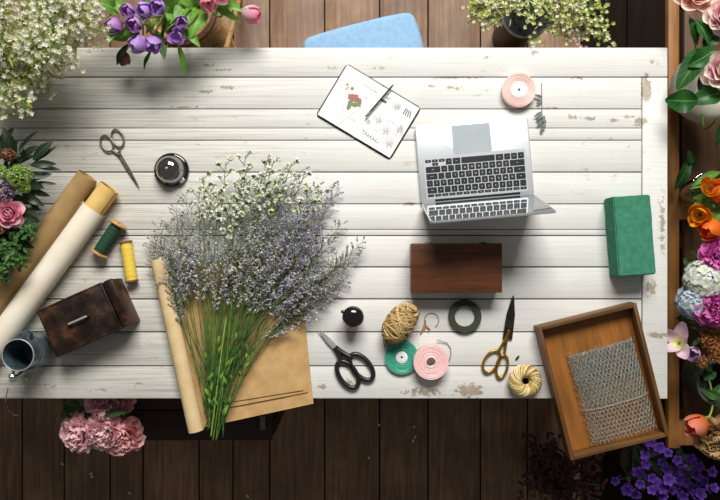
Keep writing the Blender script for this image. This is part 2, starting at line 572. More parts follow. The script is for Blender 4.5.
# foliage
LF = {}
LF['tulip'] = leaf_mat('tulip leaf', '#5f9136', '#8fbf4e', '#9cc860', .4, .35)
LF['tulip_dark'] = leaf_mat('dark tulip leaf', '#2f5226', '#4c7535', '#5f8a44', .4, .25)
LF['rose'] = leaf_mat('rose leaf', '#1c4a1e', '#34702e', '#5a9248', .4, .2)
LF['dark'] = leaf_mat('dark glossy leaf', '#1c2a1c', '#2f4029', '#46573a', .4, .15)
LF['small'] = leaf_mat('small green leaf', '#274a22', '#4d7836', '#6a9448', .5, .2)
LF['maroon'] = leaf_mat('maroon leaf', '#3c1a1e', '#5a2a30', '#6c383c', .6, .15)
M['stem'] = mat('green stem', '#3f6426', '#6a8f3a', .55, 0, 60)
M['stem_bright'] = mat('bright green stem', '#7d9a3c', '#a3ba58', .55, 0, 60)
M['stem_dark'] = mat('dark green stem', '#2d4a20', '#4a6c30', .55, 0, 60)
M['stem_wild'] = mat('sea lavender stem', '#3c5a2a', '#66843f', .6, 0, 60)
M['stem_grey'] = mat('grey green stem', '#6d7361', '#868b77', .6, 0, 60)
M['twine'] = island_mat('jute twine', ['#8f7244', '#dcc392', '#b99a63', '#cdb07a', '#75592f', '#c3a56c'], .85, 0)
M['twine_pale'] = island_mat('pale cotton twine', ['#cdb274', '#efdcae', '#dfc98f', '#b5975a', '#e8d29c'], .85, 0)
F_LIM = island_mat('sea lavender calyx', ['#b7b4b1', '#d4d1cd', '#9a939e', '#e9e6e0', '#b0a8b8', '#8a897e', '#d8d4d2', '#c6c3b8'])
F_LIMP = island_mat('violet sea lavender calyx', ['#aaa3b6', '#c4bdca', '#8f87a0', '#dcd8dc', '#a59db0'])
F_STAT = island_mat('white statice floret', ['#f3f3ea', '#f6f6ee', '#e4e8c8', '#cfd898', '#fafaf6'], .7, .25)
F_STATG = island_mat('green statice calyx', ['#7d9a3c', '#9db552', '#64822f', '#b9c77a'], .7, .2)
F_GYP = island_mat('baby breath blossom', ['#fdfcf4', '#faf8ea', '#ffffff', '#f4f4d8', '#f8f5e6', '#eeebcf'], .7, .45)
F_GYPG = island_mat('baby breath bud', ['#b9c860', '#cdd684', '#a5b552', '#dde0a0', '#8f8a4a'], .7, .3)
F_WAX = island_mat('wax flower floret', ['#f2f2cc', '#e8eaae', '#d8de8c', '#f6f6e2', '#c2cc70'], .7, .25)
F_WAXP = island_mat('blush wax flower floret', ['#efdedd', '#f4ebe6', '#e6d2cf', '#dcc9b2'], .7, .25)
F_VIB = island_mat('green viburnum floret', ['#8fb04a', '#a8c566', '#7a9c3c', '#bcd184'], .7, .2)
F_AST = island_mat('purple filler floret', ['#7b5a86', '#9a7aa4', '#c8aebc', '#6a4a70', '#a88c92'], .7, .2)
F_RUS = island_mat('russet filler floret', ['#8c5340', '#a8705a', '#6f4034', '#b98a72'], .7, .2)
F_AMB = island_mat('amber filler floret', ['#a86a3a', '#bd8450', '#8e5632', '#c79a64', '#b06a50'], .7, .2)

# ------------------------------------------------------------------ painted table boards
def paint_mat():
    m, nt, p, out = new_mat('worn white painted boards')
    pos = nd(nt, 'ShaderNodeNewGeometry').outputs['Position']
    rnd = nd(nt, 'ShaderNodeNewGeometry').outputs['Random Per Island']
    off = nd(nt, 'ShaderNodeCombineXYZ', {0: mth(nt, 'MULTIPLY', rnd, 30), 1: mth(nt, 'MULTIPLY', rnd, 11)})
    pv = nd(nt, 'ShaderNodeVectorMath', {0: pos, 1: off.outputs[0]}, operation='ADD').outputs[0]
    sep = nd(nt, 'ShaderNodeSeparateXYZ', {0: pos})
    base = ramp(nt, noise_tex(nt, pv, 2.2, 4, .6, (1, 1, 1)), [(.3, '#dcdbd6'), (.7, '#eae9e5')])
    base = mixc(nt, mth(nt, 'MULTIPLY', rnd, .22), base, lin('#c3c2ba'))
    # the paint is rubbed thin towards the far end of the boards, where grey grain shows
    worn = mth(nt, 'MULTIPLY', mth(nt, 'ADD', sep.outputs[0], .05), -1.35, clamp=True)
    grain = noise_tex(nt, pv, 7, 9, .7, (.6, 42, 1))
    gmask = ramp(nt, grain, [(.47, (0, 0, 0, 1)), (.62, (1, 1, 1, 1))])
    k = mth(nt, 'MULTIPLY', gmask, mth(nt, 'ADD', mth(nt, 'MULTIPLY', worn, .62), .16), clamp=True)
    c = mixc(nt, k, base, lin('#7f7a6a'))
    c = mixc(nt, mth(nt, 'MULTIPLY', worn, .45), c, lin('#b9b5a4'))
    # chips down to brown wood
    n1 = noise_tex(nt, pv, 32, 7, .7, (.7, 1.4, 1))
    n2 = noise_tex(nt, pos, 5.5, 3, .5)
    ch = mth(nt, 'MULTIPLY', ramp(nt, n1, [(.60, (0, 0, 0, 1)), (.63, (1, 1, 1, 1))]), ramp(nt, n2, [(.54, (0, 0, 0, 1)), (.62, (1, 1, 1, 1))]))
    spots = [(456, 88, 14, 4, .75), (470, 391, 14, 7, 1.35), (425, 392, 26, 7, .95), (428, 372, 16, 6, .8), (646, 88, 4, 12, 1.5), (640, 122, 7, 5, 1.2), (572, 117, 9, 3, .95), (590, 119, 8, 3, .95), (615, 120, 9, 3, .95), (630, 117, 9, 3, .9), (534, 52, 5, 5, 1.1), (486, 57, 6, 3, .8),
             (662, 222, 5, 42, .95), (651, 288, 6, 14, 1.0), (658, 335, 10, 3, 1.3), (350, 383, 8, 6, .8), (322, 386, 6, 8, .75), (228, 88, 9, 3, 1.0), (205, 92, 14, 3, .8), (210, 65, 18, 3, .75), (222, 70, 14, 2, .8), (380, 68, 10, 3, .65), (330, 68, 14, 4, .65), (430, 86, 12, 3, .7),
             (458, 250, 8, 3, .7), (100, 390, 24, 4, .65), (40, 386, 24, 5, .65), (140, 384, 16, 5, .65), (545, 108, 40, 1.5, .8), (455, 78, 40, 1.5, .9), (180, 107, 40, 1.5, .9), (640, 240, 3, 30, .7), (410, 204, 10, 2, 1.1), (655, 62, 12, 8, .55), (578, 78, 14, 3, .6)]
    nsp = mth(nt, 'MULTIPLY', mth(nt, 'SUBTRACT', noise_tex(nt, pos, 75, 6, .75), .5), 4.2)
    acc = None
    for (px, py, rx, ry, s) in spots:
        q = at(px, py, T)
        dv = nd(nt, 'ShaderNodeVectorMath', {0: pos, 1: (q.x, q.y, T)}, operation='SUBTRACT').outputs[0]
        dv = nd(nt, 'ShaderNodeVectorMath', {0: dv, 1: (360 / rx, 360 / ry, 0)}, operation='MULTIPLY').outputs[0]
        ln = nd(nt, 'ShaderNodeVectorMath', {0: dv}, operation='LENGTH').outputs[1]
        e = mth(nt, 'SUBTRACT', s, ln)
        e = mth(nt, 'ADD', e, mth(nt, 'MULTIPLY', nsp, mth(nt, 'LESS_THAN', ln, 1.6)))
        e = mth(nt, 'MULTIPLY', mth(nt, 'SUBTRACT', e, .35), 6, clamp=True)
        e = mth(nt, 'MULTIPLY', e, mth(nt, 'LESS_THAN', ln, 1.5))
        acc = e if acc is None else mth(nt, 'MAXIMUM', acc, e)
    ch = mth(nt, 'MAXIMUM', mth(nt, 'MULTIPLY', ch, .4), mth(nt, 'MULTIPLY', acc, .68), clamp=True)
    brown = ramp(nt, noise_tex(nt, pos, 40, 4), [(.35, '#6a5233'), (.65, '#a98b5c')])
    c = mixc(nt, ch, c, brown)
    # dirt stuck along the board edges
    nt.links.new(c, p.inputs['Base Color'])
    p.inputs['Roughness'].default_value = .55
    p.inputs['Specular IOR Level'].default_value = .3
    h = mth(nt, 'SUBTRACT', mth(nt, 'MULTIPLY', grain, .6), mth(nt, 'MULTIPLY', ch, .8))
    bump(nt, p, h, .28, .0012)
    return m
M['paint'] = paint_mat()

def floor_mat():
    m, nt, p, out = new_mat('brown floor boards')
    pos = nd(nt, 'ShaderNodeNewGeometry').outputs['Position']
    rnd = nd(nt, 'ShaderNodeNewGeometry').outputs['Random Per Island']
    off = nd(nt, 'ShaderNodeCombineXYZ', {0: mth(nt, 'MULTIPLY', rnd, 20), 1: mth(nt, 'MULTIPLY', rnd, 37)})
    pv = nd(nt, 'ShaderNodeVectorMath', {0: pos, 1: off.outputs[0]}, operation='ADD').outputs[0]
    g = noise_tex(nt, pv, 5, 8, .65, (14, .8, 1))
    b = noise_tex(nt, pv, 4, 4, .6)
    f = mth(nt, 'ADD', mth(nt, 'MULTIPLY', g, .55), mth(nt, 'MULTIPLY', b, .45))
    c = ramp(nt, f, [(.32, '#4a3422'), (.5, '#7d5c40'), (.68, '#aa8560')])
    hs = nd(nt, 'ShaderNodeHueSaturation', {'Value': mth(nt, 'ADD', mth(nt, 'MULTIPLY', rnd, .4), .8), 'Color': c})
    nt.links.new(hs.outputs[0], p.inputs['Base Color'])
    p.inputs['Roughness'].default_value = .55
    bump(nt, p, g, .25, .001)
    return m
M['floor'] = floor_mat()
M['floor_shaded'] = wood_mat('floor board with painted shade', '#150f0b', '#231a13', .85, 1, 5, spec=.08)  # shade over the right-hand boards, put into their colour
M['underboard'] = mat('shadow gap board', '#4a4338', '#5c5446', .9)

# ================================================================== setting: floor
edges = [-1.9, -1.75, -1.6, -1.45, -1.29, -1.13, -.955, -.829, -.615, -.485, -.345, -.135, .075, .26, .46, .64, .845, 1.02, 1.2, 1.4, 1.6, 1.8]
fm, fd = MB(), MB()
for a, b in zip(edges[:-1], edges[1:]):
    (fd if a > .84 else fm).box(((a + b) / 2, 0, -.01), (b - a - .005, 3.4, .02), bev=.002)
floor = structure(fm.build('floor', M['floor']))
structure(fd.build('floor', M['floor_shaded'], floor))
sub = MB()
sub.box((0, 0, -.03), (3.8, 3.4, .02))
structure(sub.build('floor', M['black_hole'], floor))

# ================================================================== the table
table = thing('wooden_table', 'long worn white painted table of horizontal boards, everything laid out on it', 'table', (-.2, .07, 0))
tt = MB()
bounds = [(47, 77), (77, 109), (109, 128), (128, 140), (140, 172), (172, 204), (204, 229.5), (229.5, 235.5), (235.5, 267), (267, 299), (299, 332), (332, 366), (366, 399)]
xl = -1.3
for i, (ya, yb) in enumerate(bounds):
    y1, y0 = at(0, ya, T).y, at(0, yb, T).y
    xr = at(667.5 if i == 0 else 641.4, 0, T).x
    g = .0009 if i in (2, 3, 6, 7) else .0017
    tt.box(((xl + xr) / 2, (y0 + y1) / 2, T - .011), (xr - xl, y1 - y0 - 2 * g, .022), bev=.0012)
bx0, bx1 = at(642.6, 0, T).x, at(667.5, 0, T).x
by1, by0 = at(0, 77.6, T).y, at(0, 398.7, T).y
tt.build('tabletop', M['paint'], table)
eb = MB()
eb.box(((bx0 + bx1) / 2, (by0 + by1) / 2, T - .011), (bx1 - bx0, by1 - by0, .022), bev=.0012)
eb.build('end_board', M['paint'], table)
ub = MB()
y1, y0 = at(0, 49, T).y, at(0, 397.4, T).y
ub.box(((xl + bx1) / 2, (y0 + y1) / 2, T - .028), (bx1 - xl - .01, y1 - y0, .012))
ub.build('underboard', M['underboard'], table)
ap = MB()
for yy in (y1 - .06, y0 + .06):
    ap.box(((xl + bx1) / 2, yy, T - .08), (bx1 - xl - .2, .022, .09))
for xx in (xl + .1, bx1 - .1):
    ap.box((xx, (y0 + y1) / 2, T - .08), (.022, y1 - y0 - .142, .09))
ap.build('apron', M['paint'], table)
for xx in (xl + .1, bx1 - .1):
    for yy in (y1 - .06, y0 + .06):
        lg = MB()
        lg.box((xx, yy, (T - .034) / 2), (.06, .06, T - .034), bev=.003)
        lg.build('leg', M['paint'], table)

# ================================================================== blue chair
ch = thing('chair', 'light blue upholstered chair tucked under the far edge of the white table', 'chair', at(365, 60, 0))
Z = .47
outline = [(303, 52), (302.5, 46), (303.5, 40), (308, 36), (318, 32.5), (340, 26), (362, 20.5), (384, 15), (404, 11.3), (410, 11.6), (414, 14.5), (418, 24), (422, 37), (425, 52), (427, 90), (420, 100), (310, 100), (303, 90)]
poly = [tuple(at(x, y, Z)[:2]) for x, y in reversed(outline)]
st = MB()
st.prism(poly, Z - .055, Z, .018, 4)
st.build('seat', M['blue_fabric'], ch, angle=70)
pp = MB()
pp.tube([V((x, y, Z - .03)) for x, y in poly], .0035, 6, True)
pp.build('piping', M['blue_fabric'], ch)
for (x, y) in ((320, 44), (404, 26), (412, 92), (318, 92)):
    q = at(x, y, Z)
    lg = MB()
    lg.tube([(q.x, q.y, Z - .05), (q.x, q.y, .0)], [.016, .011], 10)
    lg.build('leg', M['dark_leg'], ch)

# ================================================================== notebook and pen
NBC = at(368.5, 111.8, T)
nb = thing('notebook', 'open sketch notebook with flower drawings on both pages, beside the laptop', 'notebook', NBC, math.radians(-31.0))
NW, NH = .118, .163
NBW = WORLD[nb.name]
cv = MB()
rc = []
for cx, cy, a0 in ((NW, NH / 2, 0), (-NW, NH / 2, 90), (-NW, -NH / 2, 180), (NW, -NH / 2, 270)):
    for k in range(5):
        a = math.radians(a0 + k * 22.5)
        rc.append((cx + (-.008 if cx > 0 else .008) + .011 * math.cos(a), cy + (-.008 if cy > 0 else .008) + .011 * math.sin(a)))
cv.prism(rc, .0005, .003, .001, 2)
cv.build('cover', M['cover'], nb, local=True)

def page_z(x):
    t = min(1, abs(x) / NW)
    return .0035 + .0075 * (t ** .35) * (1 - .45 * t * t)

for side in (-1, 1):
    pg = MB()
    W = NW - .0015
    pg.grid(lambda u, v: V((side * u * W if side > 0 else side * (1 - u) * W, (v - .5) * (NH - .003), page_z(side * (u if side > 0 else 1 - u) * W))), 18, 2)
    edge = MB.grid
    for sgn in (-1, 1):
        pg.grid(lambda u, v: V((side * u * W, sgn * (NH - .003) / 2, .003 + (page_z(u * W) - .003) * (v if sgn * side < 0 else 1 - v))), 18, 1)
    pg.grid(lambda u, v: V((side * W, (u - .5) * (NH - .003), .003 + (page_z(W) - .003) * v)), 1, 1)
    pg.build('page', M['page'], nb, local=True)

def nbl(zx, zy):
    """pixel of the photograph -> notebook's own x, y"""
    q = NBW.inverted() @ at(zx, zy, T + .008)
    return q.x, q.y

def strokes(mb, lines, w=.0006):
    for ln in lines:
        pts = [V((*nbl(*p), 0)) for p in ln]
        for a, b in zip(pts[:-1], pts[1:]):
            d = b - a
            if d.length < 1e-6:
                continue
            s = V((-d.y, d.x, 0)).normalized() * w
            q = [a - s, a + s, b + s, b - s]
            vs = [mb.bm.verts.new((p.x, p.y, page_z(p.x) + .0004)) for p in q]
            mb.bm.faces.new(vs)

def scribble(rnd, x0, y0, x1, y1, h, n):
    """a run of handwriting loops from one point to another"""
    out = []
    dx, dy = x1 - x0, y1 - y0
    L = math.hypot(dx, dy)
    ux, uy = dx / L, dy / L
    for i in range(n * 6 + 1):
        t = i / (n * 6)
        hh = h * (.6 + .4 * math.sin(i * 1.7 + rnd.uniform(0, .5)))
        a = i * PI / 3
        out.append((x0 + dx * t + ux * math.cos(a) * h * .35 + uy * math.sin(a) * hh * .5, y0 + dy * t + uy * math.cos(a) * h * .35 - ux * math.sin(a) * hh * .5))
    return out

def daisy(x, y, r, n=6, c=(1, 1)):
    out = []
    for k in range(n):
        a = k * 2 * PI / n
        out.append([(x + r * .25 * math.cos(a), y + r * .25 * math.sin(a)), (x + r * math.cos(a - .3), y + r * math.sin(a - .3)), (x + r * 1.05 * math.cos(a), y + r * 1.05 * math.sin(a)), (x + r * math.cos(a + .3), y + r * math.sin(a + .3)), (x + r * .25 * math.cos(a), y + r * .25 * math.sin(a))])
    return out

R = random.Random(4)
K = 75 / 500
g = lambda x, y: (350 + x * K, 90 + y * K)          # close-up frame of the right page

def drawing(name, m, sets):
    b = MB()
    for lines, w in sets:
        strokes(b, lines, w)
    b.build(name, m, nb, local=True)
for (x, y, r) in ((310, 105, 30), (187, 195, 30), (235, 265, 34), (258, 350, 34), (115, 205, 22)):
    cx, cy = g(x, y)
    L = daisy(cx, cy, r * K, 6) + daisy(cx + 1, cy + 1.5, r * K * .6, 5)
    L.append([(cx, cy), (cx - r * K * .5, cy + r * K * 1.4)])
    drawing('flower_sketch', M['ink'], [(L, .00036)])
for a, b, h, n in (((238, 190), (310, 232), 10, 5), ((148, 258), (185, 275), 10, 3)):
    drawing('handwriting', M['ink'], [([scribble(R, *g(*a), *g(*b), h * K, n)], .0004)])
drawing('leaf_sketch', M['ink'], [([[g(300, 300), g(345, 232), g(352, 300), g(300, 300)], [g(315, 285), g(345, 245)], [g(325, 290), g(347, 250)], [g(335, 292), g(349, 262)]], .0005), (daisy(*g(330, 262), 24 * K, 6), .00036)])
drawing('handwriting', M['ink_dark'], [([scribble(R, *g(85, 275), *g(182, 345), 26 * K, 6)], .0006), ([[g(80, 262), g(98, 270)], [g(180, 350), g(196, 352)]], .0005)])
drawing('striped_swatch', M['ink_dark'], [([[g(352 + t * 15, 162 + t * 8), g(376 + t * 10, 122 + t * 7)]], .0014) for t in range(4)])
drawing('shaded_swatch', M['ink_dark'], [([[g(205, 68), g(240, 88)], [g(212, 62), g(246, 80)]], .0018), ([[g(240, 55), g(262, 68)], [g(244, 48), g(266, 58)]], .0008)])
K2 = 80 / 571
g2 = lambda x, y: (315 + x * K2, 60 + y * K2)        # close-up frame of the left page
drawing('bouquet_outline', M['ink'], [([[g2(222, 235), g2(205, 320), g2(178, 455)], [g2(325, 345), g2(250, 395), g2(178, 455)], [g2(178, 455), g2(170, 470)], [g2(325, 345), g2(318, 325)]], .0004)])
for a, b, h, n in (((345, 172), (440, 230), 14, 7), ((350, 262), (375, 275), 12, 2), ((255, 410), (292, 440), 10, 3)):
    drawing('handwriting', M['ink'], [([scribble(R, *g2(*a), *g2(*b), h * K2, n)], .00042)])

def patch(name, m, blobs):
    b = MB()
    for (x, y, r) in blobs:
        cx, cy = nbl(*g2(x, y))
        rr = r * K2 / 360
        ring = []
        for k in range(12):
            a = k * 2 * PI / 12
            q = rr * R.uniform(.75, 1.15)
            xx, yy = cx + q * math.cos(a), cy + q * math.sin(a)
            ring.append(b.bm.verts.new((xx, yy, page_z(xx) + .0006 + R.uniform(0, .0003))))
        b.bm.faces.new(ring)
    b.build(name, m, nb, local=True)
patch('pencil_petals', M['ink_red'], [(255, 262, 22), (290, 262, 20), (305, 285, 20), (270, 280, 18), (232, 175, 9)])
patch('pencil_petals', M['ink_violet'], [(318, 292, 16), (262, 275, 14), (288, 285, 14)])
patch('pencil_leaves', M['ink_green'], [(255, 310, 22), (280, 318, 20), (312, 318, 16), (240, 335, 16), (265, 203, 12), (322, 308, 12), (236, 350, 8)])
patch('pencil_petals', M['ink_yellow'], [(228, 205, 10), (238, 195, 8), (232, 345, 8)])
# pen in the gutter
pa, pb = at(393.5, 84.5, T + .018), at(365.5, 117, T + .0145)
pen = thing('pen', 'slim dark pen lying in the fold of the open notebook', 'pen', pb)
pn = MB()
d = (pb - pa).normalized()
pn.tube([pa, pa + d * .004, pa + d * .012, pb - d * .02], [.001, .0022, .0026, .0026], 10)
pn.build('barrel', M['pen'], pen)
pn = MB()
pn.tube([pb - d * .02, pb - d * .003, pb], [.0027, .0024, .0015], 10)
pn.build('cap', M['black_plastic'], pen)
pn = MB()
pn.box((pb - d * .012 + V((0, 0, .0034))), (.0014, .016, .001), rz=math.atan2(-d.x, d.y))
pn.build('clip', M['steel'], pen)

# ================================================================== laptop
LC = at(473.8, 161.2, T)
lap = thing('laptop', 'open silver laptop with black keys, its lid towards the wooden box', 'laptop', (LC.x, LC.y, T), math.radians(4.9))
LW, LD = .3125, .2165

def rrect(w, h, r, n=5):
    out = []
    for cx, cy, a0 in ((w / 2 - r, h / 2 - r, 0), (-w / 2 + r, h / 2 - r, 90), (-w / 2 + r, -h / 2 + r, 180), (w / 2 - r, -h / 2 + r, 270)):
        for k in range(n):
            a = math.radians(a0 + 90 * k / (n - 1))
            out.append((cx + r * math.cos(a), cy + r * math.sin(a)))
    return out
b = MB()
b.prism(rrect(LW, LD, .009), .002, .0145, .0012, 2)
b.build('base', M['alu'], lap, local=True)
b = MB()
for sx in (-1, 1):
    for sy in (-1, 1):
        b.lathe([(0, 0), (.006, 0), (.006, .003), (0, .003)], 12, Matrix.Translation((sx * .13, sy * .085, 0)))
b.build('foot', M['black_plastic'], lap, local=True)
b = MB()
b.prism(rrect(.106, .079, .004), .0145, .0148)
b.build('trackpad', M['trackpad'], lap, local=True).location = (-.003, .0615, 0)
kb = MB()
kb.prism(rrect(.281, .118, .004), .0143, .01465)
kbd = kb.build('keyboard', M['alu'], lap, local=True)
KY = -.0375
kbd.location = (0, KY, 0)
u = .0190
rows = [
    [('esc', 1.0357)] + [('F%d' % i, 1.0357) for i in range(1, 13)] + [('', 1.0357)],
    [(c, 1) for c in '`1234567890-='] + [('delete', 1.5)],
    [('tab', 1.5)] + [(c, 1) for c in 'QWERTYUIOP[]\\'],
    [('caps', 1.75)] + [(c, 1) for c in 'ASDFGHJKL;\''] + [('return', 1.75)],
    [('shift', 2.25)] + [(c, 1) for c in 'ZXCVBNM,./'] + [('shift', 2.25)],
    [('fn', 1), ('ctrl', 1), ('alt', 1), ('cmd', 1.25), ('', 5), ('cmd', 1.25), ('alt', 1)],
]
FONTCACHE = {}

def text_tris(s, size):
    if (s, size) not in FONTCACHE:
        cu = bpy.data.curves.new('t', 'FONT')
        cu.body = s
        cu.size = size
        cu.align_x = 'CENTER'
        cu.align_y = 'CENTER'
        cu.resolution_u = 1
        ob = bpy.data.objects.new('t', cu)
        me = bpy.data.meshes.new_from_object(ob)
        FONTCACHE[(s, size)] = ([v.co.copy() for v in me.vertices], [tuple(f.vertices) for f in me.polygons])
        bpy.data.objects.remove(ob)
        bpy.data.meshes.remove(me)
        bpy.data.curves.remove(cu)
    return FONTCACHE[(s, size)]
lgd = MB()
keys = []
ytop = .0535
for ri, row in enumerate(rows):
    h = .0095 if ri == 0 else u
    yc = ytop - h / 2
    ytop -= h
    x = -14.5 * u / 2
    for (s, w) in row:
        keys.append((s, x + w * u / 2, yc, w * u - .0028, h - .0028))
        x += w * u
xa = 14.5 * u / 2 - 3 * u
for s, kx, ky in (('<', 0, -.25), ('^', 1, .25), ('v', 1, -.25), ('>', 2, -.25)):
    keys.append((s, xa + (kx + .5) * u, ytop + u / 2 + ky * u, u - .0028, u * .5 - .0022))
for s, kx, ky, w, h in keys:
    k = MB()
    k.prism([(-kx + px, -ky + py) for px, py in rrect(w, h, .0014, 3)], .0147, .0160, .0004, 1)
    k.build('key', M['key_black'], kbd, local=True)
    if s:
        vs, fs = text_tris(s, .0072 if len(s) == 1 else .0038)
        bv = [lgd.bm.verts.new((-kx - v.x, -ky - v.y, .0162)) for v in vs]
        for f in fs:
            lgd.bm.faces.new([bv[i] for i in f])
lgd.build('key_legends', M['legend'], kbd, local=True)
hb = MB()
hb.box((0, -LD / 2 + .0085, .0150), (.235, .0065, .003), bev=.001)
hb.build('hinge', M['black_plastic'], lap, local=True)
LEAN = math.radians(15.5)
HM = Matrix.Translation((0, -LD / 2 + .001, .0165)) @ Matrix.Rotation(PI / 2 + LEAN, 4, 'X')
# lid: local x across, local y up the lid, local +z is away from the user
ld = MB()
ld.prism([(px, py + .1065) for px, py in rrect(LW, .213, .008)], -.0005, .0055, .0012, 2, HM)
lid = ld.build('lid', M['alu'], lap, local=True)
sc = MB()
sc.prism([(px, py + .1065) for px, py in rrect(LW - .006, .207, .006)], -.0012, -.0004, 0, 2, HM)
sc.build('screen', M['screen'], lid, local=True)

# ================================================================== boxes and foam
fc = at(634.6, 235.6, T + .076)
fo = MB()
t = bmesh.new()
bmesh.ops.create_cube(t, size=1)
t.transform(Matrix.Diagonal((.1, .214, .075, 1)))
bmesh.ops.bevel(t, geom=t.edges[:], offset=.003, segments=2, affect='EDGES')
bmesh.ops.subdivide_edges(t, edges=[e for e in t.edges if e.calc_length() > .02], cuts=22, use_grid_fill=True)
for v in t.verts:
    q = v.co * 28
    v.co += v.co.normalized() * (noise.noise(q) * .0013 + noise.noise(q * 3) * .0006)
for (dx, dy, r, dep) in ((-.042, .01, .006, .006), (.0, .006 - .02, .004, .003), (.043, -.018, .006, .004), (-.02, -.04, .01, .002), (.02, -.055, .008, .002)):
    for v in t.verts:
        if v.co.z > .03:
            dd = math.hypot(v.co.x - dx, v.co.y - dy)
            if dd < r:
                v.co.z -= dep * (1 - dd / r)
fo.merge(t)
foam = fo.build('floral_foam_brick', M['foam'], angle=50)
foam.location = (fc.x, fc.y, T + .039)
foam.rotation_euler = (0, 0, math.radians(4.2))
tag(foam, 'green floral foam brick near the end of the white table', 'floral foam')

def mk_at(px, py, z=T):
    return at(px, py, z)

bc = at(456.7, 268, T + .07)
wb = thing('wooden_box', 'closed reddish brown wooden box below the laptop lid', 'box', (bc.x, bc.y, T))
w, h = pix(91, T + .07), pix(49.5, T + .07)
b = MB()
b.box((0, 0, .026), (w - .003, h - .003, .052), bev=.002)
b.build('box_body', M['box_wood'], wb, local=True)
b = MB()
b.box((0, 0, .0615), (w, h, .017), bev=.0025, seg=3)
b.build('lid', M['box_wood'], wb, local=True)
b = MB()
for sx in (-1, 1):
    b.tube([(sx * w * .3 - .01, h / 2 + .001, .053), (sx * w * .3 + .01, h / 2 + .001, .053)], .0025, 8)
b.build('hinge', M['old_steel'], wb, local=True)

# rusty tin box
ZB = T + .088
c4 = [at(36.5, 312, ZB), at(114, 277, ZB - .006), at(137.5, 323, ZB - .006), at(58.5, 358.5, ZB)]
ctr = (c4[0] + c4[1] + c4[2] + c4[3]) / 4
rz = math.atan2((c4[1] - c4[0]).y, (c4[1] - c4[0]).x)
bw = (c4[1] - c4[0]).length - .004
bh = (c4[3] - c4[0]).length
tb = thing('tin_box', 'rusty dark brown tin box with a bar handle on its lid', 'box', (ctr.x - .006, ctr.y, T), rz + math.radians(-.5))
b = MB()
b.box((0, 0, .036), (bw - .006, bh - .006, .072), bev=.003)
b.build('box_body', M['rust'], tb, local=True)
lw = bw * .86
b = MB()
b.box((-bw / 2 + lw / 2, 0, .079), (lw, bh, .016), bev=.003, seg=3)
b.tube([(-bw / 2 + .004, -bh / 2 + .004, .0872), (-bw / 2 + lw - .004, -bh / 2 + .004, .0872), (-bw / 2 + lw - .004, bh / 2 - .004, .0872), (-bw / 2 + .004, bh / 2 - .004, .0872)], .002, 6, True)
ld = b.build('lid', M['rust'], tb, local=True)
b = MB()
b.box((bw / 2 - bw * .07 - .001, 0, .0745), (bw * .14 - .006, bh - .002, .011), bev=.002, M=Matrix.Translation((0, 0, 0)))
b.build('back_ledge', M['rust'], tb, local=True)
b = MB()
hx = -bw / 2 + lw * .5
b.tube([(hx - .026, 0, .096), (hx - .024, 0, .1), (hx + .024, 0, .1), (hx + .026, 0, .096)], .0032, 10)
hd = b.build('handle', M['steel'], ld, local=True)
b = MB()
for sx in (-1, 1):
    b.lathe([(0, .0865), (.008, .0865), (.007, .09), (.004, .093), (.004, .098), (0, .099)], 14, Matrix.Translation((hx + sx * .026, 0, 0)))
b.build('handle_mount', M['rust'], ld, local=True)

# ================================================================== metal jug and glass lump
jb = at(41, 348, T)
jug = thing('metal_jug', 'small galvanised metal jug standing against the rusty tin box', 'jug', (jb.x, jb.y, T))
top = at(17, 354.4, T + .135)
tdx, tdy = top.x - jb.x, top.y - jb.y
prof = [(0, .001), (.04, .001), (.0445, .006), (.0455, .04), (.0445, .075), (.041, .1), (.0405, .125), (.0415, .135)]
inner = [(.0403, .135), (.039, .124), (.0395, .1), (.042, .07), (.042, .01), (0, .008)]
# the jug leans a little outwards as its mouth is wider than its foot
SH = Matrix(((1, 0, tdx / .135, 0), (0, 1, tdy / .135, 0), (0, 0, 1, 0), (0, 0, 0, 1)))
SH = Matrix.Identity(4)
b = MB()
b.lathe(prof, 40)
for zz in (.03, .085):
    b.tube([(.0455 * math.cos(a), .0455 * math.sin(a), zz) for a in [2 * PI * k / 40 for k in range(40)]], .0012, 6, True)
b.build('jug_body', M['galv'], jug, local=True)
b = MB()
b.lathe(inner, 40)
b.build('inside', M['galv_in'], jug, local=True)
b = MB()
b.tube([(.041 * math.cos(a), .041 * math.sin(a), .135) for a in [2 * PI * k / 40 for k in range(40)]], .0016, 8, True)
b.build('rim', M['steel'], jug, local=True)
b = MB()
b.prism([(.0, .036), (.022, .034), (.022, .052), (.012, .062), (-.004, .056)], .098, .116, .004, 2)
b.build('spout', M['galv'], jug, local=True)
b = MB()
b.tube(bez((-.018, -.037, .12), (-.035, -.085, .1), (-.02, -.04, .035), 12), .004, 8, flat=.5)
b.build('handle', M['galv'], jug, local=True)

gl = MB()
Rg = random.Random(3)
for (px, py, r) in ((12, 376, .011), (25, 377, .012)):
    q = at(px, py, T + .01)
    gl.blob((q.x, q.y, T + .0105), r, 1, .18, Rg, (1.1, .8, .8))
q = at(18, 376, T)
gl.tube([at(10, 376, T + .01), at(27, 377, T + .01)], .005, 6)
go = gl.build('glass_stopper', M['glass'], angle=5, loc=(q.x, q.y, T))
tag(go, 'small faceted clear glass lump beside the mouth of the galvanised jug', 'glass')
# ================================================================== paper rolls at the left
def roll(mb, a, b, r, th=.0012, turns=1.25, seg=40, flare=0.0):
    """a rolled sheet: a spiral strip swept from a to b"""
    a, b = V(a), V(b)
    d = (b - a).normalized()
    u = d.cross(V((0, 0, 1))).normalized()
    w = u.cross(d)
    n = int(seg * turns)

    def fn(s, v):
        ang = s * turns * 2 * PI - .6
        rr = (r - .0045 * (1 - s)) * (1 + flare * v)
        return a + d * (b - a).length * v + (u * math.cos(ang) + w * math.sin(ang)) * rr
    mb.grid(fn, n, 6)

